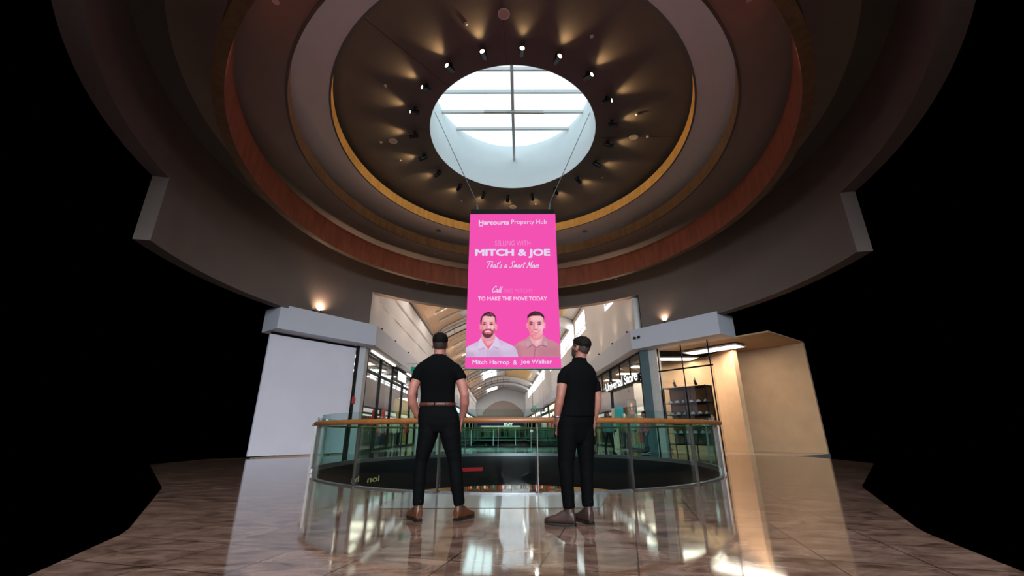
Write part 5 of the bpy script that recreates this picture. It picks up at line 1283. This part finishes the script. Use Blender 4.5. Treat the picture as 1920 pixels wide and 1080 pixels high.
def person(name, label, loc, rz, S, group=None):
    t = thing(name, label, 'person', loc, rz, group)
    vx = S.get('voxel', 0.007); yaw = S.get('yaw', 0.0); cy_, sy_ = math.cos(yaw), math.sin(yaw)
    def tr(rings, grow=0.0, e=2.4):
        return [((cx, cy, z), (cy_ * (rx + grow), sy_ * (rx + grow), 0), (-sy_ * (ry + grow), cy_ * (ry + grow), 0), e) for z, cx, cy, rx, ry in rings]
    hx, hy, hz = S['head']; hs = S.get('hs', 1.0)
    HM = Matrix.Translation((hx, hy, hz)) @ Matrix.Rotation(S.get('head_yaw', 0), 4, 'Z') @ Matrix.Rotation(S.get('head_pitch', 0), 4, 'X') @ Matrix.Translation((0, 0.0, 0))
    # body: head, neck, trunk, arms, hands, legs, feet, one surface
    bm = BM(); h = BM(); head_bm(h, hs)
    limb(h, [(0, .095 * hs, .120 * hs, .010, .012), (0, .108 * hs, .098 * hs, .013, .013), (0, .104 * hs, .085 * hs, .012, .010)], n=10)       # nose
    for s in (-1, 1):
        loft(h, [((s * (.070 + .010 * k) * hs, -.004 - .006 * k, (.105) * hs), (0, (.012 + .006 * k) * hs, .004), (0, -.006, (.022 + .010 * k) * hs), 2.0) for k in (0, 1, 1.6)], 14)   # ears
        limb(h, [(s * .055 * hs, .070 * hs, .128 * hs, .008, .008), (s * .018 * hs, .090 * hs, .134 * hs, .008, .008)], side=(0, 1, 0), n=8)   # brow
    xform(h, HM); tmp = bpy.data.meshes.new('h'); h.to_mesh(tmp); h.free(); bm.from_mesh(tmp); bpy.data.meshes.remove(tmp)
    nb = S['neck']; nt_ = HM @ Vector((0, -.012, .075 * hs)); nr = S.get('neck_r', .058)
    limb(bm, [(nb[0], nb[1], nb[2] - .05, nr * 1.25, nr * 1.15), (nb[0], nb[1], nb[2], nr * 1.02, nr), ((nb[0] + nt_.x) / 2, (nb[1] + nt_.y) / 2, (nb[2] + nt_.z) / 2, nr * .95, nr * .97), (nt_.x, nt_.y, nt_.z, nr * .95, nr)], n=20)
    loft(bm, tr(S['torso'] , -0.012), 28); loft(bm, tr(S['hips'], -0.014), 28)
    for A_ in S['arms']:
        limb(bm, [(p[0], p[1], p[2], p[3], p[3] * 1.05) for p in A_['pts']], n=18)
        hand(bm, A_['pts'][-1][:3], A_['hand'], A_['thumb'], A_.get('palm', 1), S.get('hand_s', 1.0), A_.get('curl', 0.4))
    for L_ in S['legs']:
        limb(bm, [(p[0], p[1], p[2], p[3] - (.026 if p is L_['pts'][-1] else .014), (p[4] if len(p) > 4 else p[3]) - (.026 if p is L_['pts'][-1] else .014)) for p in L_['pts']], n=18)
        fx, fy = math.sin(L_['toe']), math.cos(L_['toe']); a = L_['pts'][-1]
        limb(bm, [(a[0], a[1], a[2] + 0.02, .036, .042), (a[0] - fx * .0, a[1] - fy * .0, .07, .034, .04), (a[0] + fx * .10, a[1] + fy * .10, .045, .03, .03), (a[0] + fx * .15, a[1] + fy * .15, .035, .026, .018)], side=(fy, -fx, 0), n=12)
    mobj('body', remesh(bm, vx, 1), S['skin'], t)
    # trousers
    bm = BM(); loft(bm, tr(S['hips'], 0.0), 30)
    for L_ in S['legs']: limb(bm, [(p[0], p[1], p[2], p[3], p[4] if len(p) > 4 else p[3] * 1.06) for p in L_['pts']], n=20, round_ends=False)
    mobj('trousers', remesh(bm, vx * 1.2, 3, S.get('wr', .006), 8.0, (1, 1, 1.8)), S['trouser_m'], t)
    # top with sleeves
    bm = BM(); loft(bm, tr(S['torso'], 0.0), 30)
    for A_ in S['arms']: limb(bm, [(p[0], p[1], p[2], p[3], p[4] if len(p) > 4 else p[3] * 1.1) for p in A_['sleeve']], n=20, round_ends=False)
    mobj('shirt', remesh(bm, vx * 1.2, 3, S.get('wr', .006), 6.5, (1.6, 1.6, 1)), S['shirt_m'], t)
    if S.get('collar'):
        z, cx, cy, rx, ry, hgt = S['collar']; bm = BM(); loft(bm, tr([(z, cx, cy, rx * 1.12, ry * 1.12), (z + hgt * .5, cx, cy, rx * 1.02, ry * 1.02), (z + hgt, cx, cy, rx, ry)]), 28)
        mobj('collar', remesh(bm, vx, 1), S['shirt_m'], t)
    if S.get('belt'):
        z, cx, cy, rx, ry = S['belt']; bm = BM()
        rows = [[Vector((cx, cy, z + dz)) + Vector((cy_ * (rx + g), sy_ * (rx + g), 0)) * math.copysign(abs(math.cos(a)) ** (2 / 2.4), math.cos(a)) + Vector((-sy_ * (ry + g), cy_ * (ry + g), 0)) * math.copysign(abs(math.sin(a)) ** (2 / 2.4), math.sin(a)) for a in [2 * PI * j / 48 for j in range(48)]]
                for dz, g in ((-.018, 0), (-.018, .006), (.018, .006), (.018, 0))]
        V = [[bm.verts.new(p) for p in r] for r in rows]
        for q in range(4):
            for j in range(48): bm.faces.new((V[q][j], V[q][(j + 1) % 48], V[(q + 1) % 4][(j + 1) % 48], V[(q + 1) % 4][j]))
        be = obj('belt', bm, S['belt_m'], t, True)
        for k, x in enumerate((-0.55, -.06, 0.55)):
            bm = BM(); a = -PI / 2 + x; p = Vector((cx + (rx + .008) * math.cos(a), cy + (ry + .008) * math.sin(a), z)); beam(bm, p - Vector((0, 0, .026)), p + Vector((0, 0, .026)), .014, .008, up=(math.cos(a), math.sin(a), 0)); obj('belt_loop', bm, S['trouser_m'], be)
    # footwear
    for L_ in S['legs']:
        a = L_['pts'][-1]; ang = -L_['toe']; sl = S.get('shoe_s', 1.0)
        bm = BM(); hg = L_.get('lift', 0.0)
        rr = [(-.088, .030, .040, .052), (-.075, .036, .052, .058), (-.04, .038, .064, .066), (.0, .038, .064, .067), (.05, .041, .054, .056), (.10, .045, .038, .040), (.15, .046, .030, .034), (.19, .038, .024, .028), (.212, .020, .016, .022), (.218, .008, .008, .018)]
        loft(bm, [((0, y * sl, (zc + .012) * sl), (rx * sl, 0, 0), (0, 0, rz_ * sl), 2.6) for y, rx, rz_, zc in rr], 20)
        top = S.get('shaft', .15)
        limb(bm, [(0, -.035, .05, .038, .052), (0, -.032, .10, .040, .050), (0, -.030, top, .043, .050)], n=18)
        cut(bm, (0, 0, .018), (0, 0, -1))
        u = mobj('boot' if S.get('boots') else 'shoe', remesh(bm, .006, 2), S['shoe_m'], t)
        u.location = (a[0] + .03 * math.sin(L_['toe']) * 0 , a[1], hg); u.rotation_euler = (L_.get('pitch', 0), 0, ang)
        u.location = Vector((a[0], a[1], hg)) + Matrix.Rotation(ang, 3, 'Z') @ Vector((0, .03, 0))
        bm = BM(); ol = [(x * 1.02, y * sl) for y, x, _, _ in rr]; pts = [(x * sl, y) for x, y in ol] + [(-x * sl, y) for x, y in reversed(ol)]
        slab(bm, pts, 0.006, .020)
        if S.get('boots'): slab(bm, [(x, y) for x, y in pts if y < -.03], 0.0, .024)
        obj('sole', bm, S['sole_m'], u)
        if S.get('boots'):
            for s in (-1, 1):
                bm = BM(); box(bm, s * .037 - .003, s * .037 + .003, -.048, -.016, .078, top - .02)
                obj('elastic_panel', bm, S['elastic_m'], u)
            bm = BM(); tube(bm, [(0, -.075, top - .02), (0, -.088, top + .012), (0, -.080, top + .022), (0, -.072, top)], .004, 6); obj('pull_tab', bm, S['shoe_m'], u)
    # hair
    bm = BM(); head_bm(bm, hs, S.get('hair_t', .011) * hs, taper=True); b0, f0 = S.get('hairline', (.42, .84))
    co = Vector((0, -.10 * hs, b0 * .232 * hs)); slope = Vector((0, .20 * hs, (f0 - b0) * .232 * hs)).normalized()
    cut(bm, co, -Vector((0, -slope.z, slope.y)))
    xform(bm, Matrix.Translation((0, 0, S.get('hair_up', .001))))
    if S.get('quiff'): limb(bm, [(-.05, .055, .205 * hs, .018, .016), (-.02, .078, .214 * hs, .020, .017), (.02, .080, .216 * hs, .020, .017), (.05, .055, .206 * hs, .018, .016)], side=(0, 1, 0), n=12)
    if S.get('long'):
        for s in (-1, 0, 1): limb(bm, [(s * .05, -.06, .17, .05, .05), (s * .075, -.06, .05, .04, .05), (s * .085, -.03, -.10, .03, .04)], n=12)
    xform(bm, HM)
    mobj('hair', remesh(bm, max(.005, vx * .8), 1, S.get('hair_w', .005), S.get('hair_f', 70.0)), S['hair_m'], t)
    if S.get('fade_m'):
        bm = BM(); head_bm(bm, hs, .007); co2 = Vector((0, -.10 * hs, .19 * .232 * hs)); s2 = Vector((0, .13 * hs, .34 * .232 * hs)).normalized()
        cut(bm, co2, -Vector((0, -s2.z, s2.y))); xform(bm, HM); mobj('short_back_hair', remesh(bm, .006, 1), S['fade_m'], t)
    if S.get('beard_m'):
        bm = BM(); head_bm(bm, hs, .005); cut(bm, (0, 0, .36 * .232 * hs), (0, -.35, 1)); cut(bm, (0, .012, 0), (0, -1, 0)); xform(bm, HM); mobj('beard', remesh(bm, .005, 1), S['beard_m'], t)
    for s in (-1, 1):
        bm = BM(); c = Vector((s * .031 * hs, .083 * hs, .115 * hs)); bmesh.ops.create_uvsphere(bm, u_segments=12, v_segments=8, radius=.012, matrix=HM @ Matrix.Translation(c)); ey = obj('eye', bm, M['eye_white'], t, True)
        bm = BM(); bmesh.ops.create_uvsphere(bm, u_segments=10, v_segments=6, radius=.0062, matrix=HM @ Matrix.Translation(c + Vector((0, .008, 0)))); obj('iris', bm, M['eye_dark'], ey, True)
    bm = BM(); limb(bm, [(-.024 * hs, .083 * hs, .055 * hs, .004, .005), (0, .094 * hs, .055 * hs, .007, .007), (.024 * hs, .083 * hs, .055 * hs, .004, .005)], side=(0, 0, 1), n=8); xform(bm, HM); obj('lips', bm, M['lips'], t, True)
    return t, HM
M['eye_white'] = mat('eye_white', (220, 214, 208), 0.3, var=0.05, scale=50); M['eye_dark'] = mat('eye_iris', (46, 34, 28), 0.2, var=0.1, scale=50); M['lips'] = mat('lips', (164, 96, 90), 0.5, var=0.1, scale=50)
skin1 = mat('fair_skin', (146, 90, 78), 0.6, var=0.06, scale=14, bump=0.05); skin2 = mat('tanned_skin', (142, 88, 74), 0.6, var=0.06, scale=14, bump=0.05)
tee = mat('black_cotton', (5, 5, 6), 0.9, spec=0.06, var=0.2, scale=30, bump=0.15); polo = mat('black_pique', (6, 6, 7), 0.9, spec=0.06, var=0.2, scale=60, bump=0.2)
denim = mat('black_denim', (7, 7, 8), 0.85, spec=0.06, var=0.25, scale=40, bump=0.2); chino = mat('black_chino', (5, 5, 6), 0.85, spec=0.06, var=0.2, scale=40, bump=0.2)
belt_m = mat('brown_belt_leather', (72, 34, 26), 0.45, var=0.2, scale=20); tan_boot = mat('tan_boot_leather', (82, 47, 28), 0.4, var=0.25, scale=10, bump=0.08); brown_boot = mat('dark_brown_boot_leather', (56, 35, 29), 0.45, var=0.25, scale=10, bump=0.08)
sole_m = mat('dark_sole', (18, 12, 10), 0.6, var=0.2, scale=20); hair1 = mat('dark_brown_hair', (12, 9, 8), 0.75, spec=0.08, var=0.5, scale=90, bump=0.4); hair2 = mat('brown_hair', (22, 17, 15), 0.75, spec=0.08, var=0.5, scale=90, bump=0.4)
fade1 = mat('shaved_neck_hair', (44, 30, 26), 0.7, var=0.3, scale=120); fade2 = mat('faded_brown_hair', (48, 36, 31), 0.7, var=0.3, scale=120); beard_m = mat('dark_beard', (58, 42, 36), 0.7, var=0.4, scale=100, bump=0.3)

R = math.radians
el1 = mat('brown_elastic', (58, 36, 26), 0.8, var=0.2, scale=80); el2 = mat('dark_brown_elastic', (40, 27, 23), 0.8, var=0.2, scale=80)
man1 = dict(elastic_m=el1, skin=skin1, shirt_m=tee, trouser_m=denim, shoe_m=tan_boot, sole_m=sole_m, hair_m=hair1, fade_m=fade1, belt_m=belt_m, boots=True, shaft=.175,
    head=(-.035, .02, 1.650), head_pitch=R(14), head_yaw=R(2), hs=1.02, hairline=(.36, .84), neck=(-.04, -.005, 1.60), neck_r=.066, hair_t=.013, hair_w=.003, hair_f=70.0,
    torso=[(1.09, -.03, 0, .188, .118), (1.13, -.03, 0, .186, .118), (1.22, -.032, 0, .182, .118), (1.33, -.04, 0, .192, .128), (1.43, -.045, -.005, .212, .132), (1.50, -.048, -.01, .215, .122), (1.555, -.046, -.012, .195, .105), (1.60, -.045, -.012, .138, .088), (1.635, -.042, -.008, .080, .074), (1.648, -.041, -.006, .072, .068)],
    hips=[(1.125, -.03, 0, .184, .116), (1.06, -.025, 0, .198, .126), (.99, -.01, 0, .218, .138), (.92, -.005, 0, .220, .134), (.86, -.003, 0, .19, .118), (.83, 0, 0, .15, .1)],
    belt=(1.108, -.03, 0, .188, .120),
    arms=[dict(pts=[(-.165, -.01, 1.47, .05), (-.255, -.03, 1.39, .054), (-.288, -.05, 1.30, .055), (-.305, -.055, 1.21, .048), (-.296, -.02, 1.13, .050), (-.268, .03, 1.05, .041), (-.236, .065, .985, .030)], hand=(.25, .25, -1), thumb=(.3, 1, 0), palm=-1, curl=.3,
               sleeve=[(-.155, -.01, 1.52, .07, .085), (-.212, -.015, 1.485, .075, .085), (-.25, -.025, 1.43, .070, .076), (-.272, -.035, 1.365, .062, .070)]),
          dict(pts=[(.08, -.01, 1.47, .05), (.196, -.03, 1.39, .054), (.238, -.05, 1.30, .055), (.262, -.055, 1.21, .048), (.262, -.02, 1.13, .050), (.252, .03, 1.05, .041), (.232, .065, .985, .030)], hand=(-.2, .25, -1), thumb=(-.3, 1, 0), palm=1, curl=.3,
               sleeve=[(.07, -.01, 1.52, .07, .085), (.132, -.015, 1.485, .075, .085), (.185, -.025, 1.43, .070, .076), (.225, -.035, 1.365, .062, .070)])],
    legs=[dict(pts=[(-.105, 0, .93, .112, .125), (-.115, 0, .80, .104, .115), (-.138, 0, .69, .086, .098), (-.168, .01, .545, .064, .076), (-.172, .0, .36, .062, .074), (-.168, -.01, .142, .052, .060)], toe=R(-32)),
          dict(pts=[(.105, 0, .93, .112, .125), (.122, 0, .80, .108, .115), (.148, 0, .69, .092, .1), (.180, .01, .545, .070, .08), (.206, .0, .36, .068, .078), (.238, .03, .142, .053, .061)], toe=R(30))])
p1, _ = person('person', 'person in black t-shirt with brown belt and tan boots, seen from behind, legs apart', (-.77, 4.68, 0), 0, man1)
YW = R(28)
man2 = dict(elastic_m=el2, skin=skin2, shirt_m=polo, trouser_m=chino, shoe_m=brown_boot, sole_m=sole_m, hair_m=hair2, fade_m=fade2, beard_m=beard_m, boots=True, shaft=.19, yaw=YW,
    head=(.075, .0, 1.572), head_pitch=R(12), head_yaw=R(42), hs=.985, hairline=(.38, .86), neck=(.07, -.005, 1.53), neck_r=.062, hair_t=.016, hair_w=.005, hair_f=42.0,
    torso=[(.975, .005, 0, .198, .142), (1.03, .015, 0, .192, .136), (1.14, .04, 0, .182, .122), (1.25, .045, 0, .188, .125), (1.36, .052, 0, .205, .132), (1.42, .055, 0, .205, .125), (1.455, .058, 0, .188, .112), (1.495, .062, -.004, .150, .098), (1.52, .064, -.005, .112, .086), (1.545, .068, -.005, .080, .074)],
    collar=(1.535, .068, -.004, .072, .072, .045),
    hips=[(1.06, .02, 0, .172, .115), (.99, .005, 0, .194, .132), (.92, 0, 0, .196, .132), (.84, -.01, 0, .182, .122), (.76, -.018, 0, .165, .110), (.72, -.02, 0, .13, .09)],
    arms=[dict(pts=[(-.06, -.06, 1.39, .045), (-.122, -.102, 1.335, .048), (-.146, -.12, 1.26, .050), (-.160, -.125, 1.18, .044), (-.176, -.11, 1.11, .045), (-.192, -.085, 1.03, .037), (-.196, -.06, .965, .028)], hand=(.12, .25, -1), thumb=(-.5, .8, 0), palm=-1, curl=.35,
               sleeve=[(-.05, -.055, 1.425, .07, .08), (-.092, -.085, 1.405, .070, .076), (-.122, -.10, 1.36, .063, .068), (-.132, -.108, 1.295, .060, .066)]),
          dict(pts=[(.15, .07, 1.36, .045), (.226, .10, 1.30, .048), (.25, .10, 1.24, .050), (.254, .095, 1.15, .044), (.245, .11, 1.08, .045), (.228, .13, 1.01, .037), (.212, .15, .95, .028)], hand=(-.15, .25, -1), thumb=(-.3, 1, 0), palm=1, curl=.35,
               sleeve=[(.14, .065, 1.40, .07, .08), (.195, .088, 1.372, .068, .076), (.234, .10, 1.31, .062, .068), (.247, .10, 1.235, .058, .064)])],
    legs=[dict(pts=[(-.08, -.05, .93, .108, .12), (-.10, -.06, .80, .104, .114), (-.112, -.07, .69, .094, .102), (-.128, -.075, .545, .078, .084), (-.128, -.085, .36, .066, .076), (-.118, -.09, .150, .056, .060)], toe=R(-66)),
          dict(pts=[(.075, .04, .93, .104, .12), (.085, .04, .80, .102, .112), (.088, .035, .69, .090, .1), (.088, .03, .545, .072, .08), (.082, .02, .36, .064, .074), (.076, .0, .150, .054, .060)], toe=R(-22))])
p2, _ = person('person', 'person in black polo shirt and dark brown boots, hand in pocket, seen from behind', (.655, 4.52, 0), 0, man2)
# watch
bm = BM(); c = Vector((-.195, -.068, .985)); n = 24; ax_ = Vector((.02, .25, -1)).normalized(); e1 = ax_.cross(Vector((0, 1, 0))).normalized(); e2 = ax_.cross(e1).normalized()
tube(bm, [c + e1 * .036 * math.cos(2 * PI * i / n) + e2 * .036 * math.sin(2 * PI * i / n) for i in range(n)], .007, 8, closed=True); wt = obj('watch_band', bm, M['steel'], p2, True); wt['label'] = 'silver wristwatch'
bm = BM(); q = c - e1 * .037 if (c - e1 * .037).x < c.x else c + e1 * .037
bmesh.ops.create_uvsphere(bm, u_segments=14, v_segments=8, radius=.016, matrix=Matrix.Translation(q)); obj('watch_case', bm, M['steel'], wt, True)

def simple_person(label, loc, rz, top, low, hair, skin, scale=1.0, stride=0.0, voxel=.014, long=False, group=None, shoe=None, sleeve_long=True):
    st = stride
    S = dict(skin=skin, shirt_m=top, trouser_m=low, shoe_m=shoe or cl['black'], sole_m=cl['white'], hair_m=hair, boots=False, shaft=.09, voxel=voxel, wr=.008,
        head=(0, .01, 1.46), head_pitch=0, hs=.97, hairline=(.35, .84), neck=(0, 0, 1.42), neck_r=.05, long=long,
        torso=[(.86, 0, 0, .185, .135), (.98, 0, 0, .175, .128), (1.10, 0, 0, .165, .118), (1.24, 0, 0, .175, .12), (1.33, 0, 0, .175, .11), (1.39, 0, 0, .13, .09), (1.43, 0, 0, .07, .065)],
        hips=[(.98, 0, 0, .15, .11), (.90, 0, 0, .17, .13), (.82, 0, 0, .17, .13), (.74, 0, 0, .14, .10)],
        arms=[dict(pts=[(-.17, 0, 1.34, .05), (-.215, -.02 - st * .1, 1.20, .045), (-.235, -.03 - st * .2, 1.07, .040), (-.225, .06 - st * .1, .93, .034), (-.21, .12 - st * .1, .84, .026)], hand=(.05, .4, -1), thumb=(.3, 1, 0), palm=-1, sleeve=[(-.14, 0, 1.36, .055), (-.21, -.02 - st * .1, 1.20, .056), (-.235, -.03 - st * .2, 1.07, .052), (-.225, .06 - st * .1, .93, .046), (-.215, .10 - st * .1, .87, .042)]),
              dict(pts=[(.17, 0, 1.34, .05), (.215, -.02 + st * .1, 1.20, .045), (.235, -.03 + st * .2, 1.07, .040), (.225, .06 + st * .2, .93, .034), (.21, .12 + st * .2, .84, .026)], hand=(-.05, .4, -1), thumb=(-.3, 1, 0), palm=1, sleeve=[(.14, 0, 1.36, .055), (.21, -.02 + st * .1, 1.20, .056), (.235, -.03 + st * .2, 1.07, .052), (.225, .06 + st * .2, .93, .046), (.215, .10 + st * .2, .87, .042)])],
        legs=[dict(pts=[(-.085, 0, .84, .09), (-.10, st * .25, .65, .075), (-.10, st * .42, .46, .056), (-.11, st * .45, .30, .052), (-.11, st * .5, .11, .040)], toe=R(-10)),
              dict(pts=[(.085, 0, .84, .09), (.10, -st * .15, .65, .075), (.10, -st * .25, .46, .056), (.11, -st * .45, .30, .052), (.11, -st * .6, .13, .040)], toe=R(10), pitch=R(-14) if st else 0, lift=.02 if st else 0)])
    t, _ = person('person', label, loc, rz, S, group); t.scale = (scale,) * 3; return t
w_teal = mat('teal_grey_sweatshirt', (92, 122, 128), 0.85, var=0.15, scale=20); w_hair = mat('black_hair', (26, 22, 22), 0.6, var=0.4, scale=60); w_pink = mat('dusty_pink_jumper', (186, 92, 106), 0.85, var=0.15, scale=20)
p = at(1140, 800, 17.9); simple_person('person with long dark hair in teal grey sweatshirt and black leggings, walking', (p.x, 17.9, 0), R(186), w_teal, cl['black'], w_hair, skin2, 0.97, 0.34, long=True, shoe=cl['black'])
p = at(1209, 800, 18.9); simple_person('person in dusty pink jumper and dark trousers walking by the right shop', (p.x, 18.9, 0), R(110), w_pink, cl['navy'], hair2, skin1, 1.0, 0.3)
for px, lb, c, Y in ((995, 'left of the post', cl['black'], 35.4), (1007, 'just right of the post', cl['black'], 34.9), (1035, 'near the right man', cl['brown'], 35.8)):
    p = at(px, 918, Y); simple_person('person in dark clothes on the lower level, %s' % lb, (p.x, Y, ZL), R(170), c, cl['black'], w_hair, skin1, 1.08, 0.0, voxel=.022)
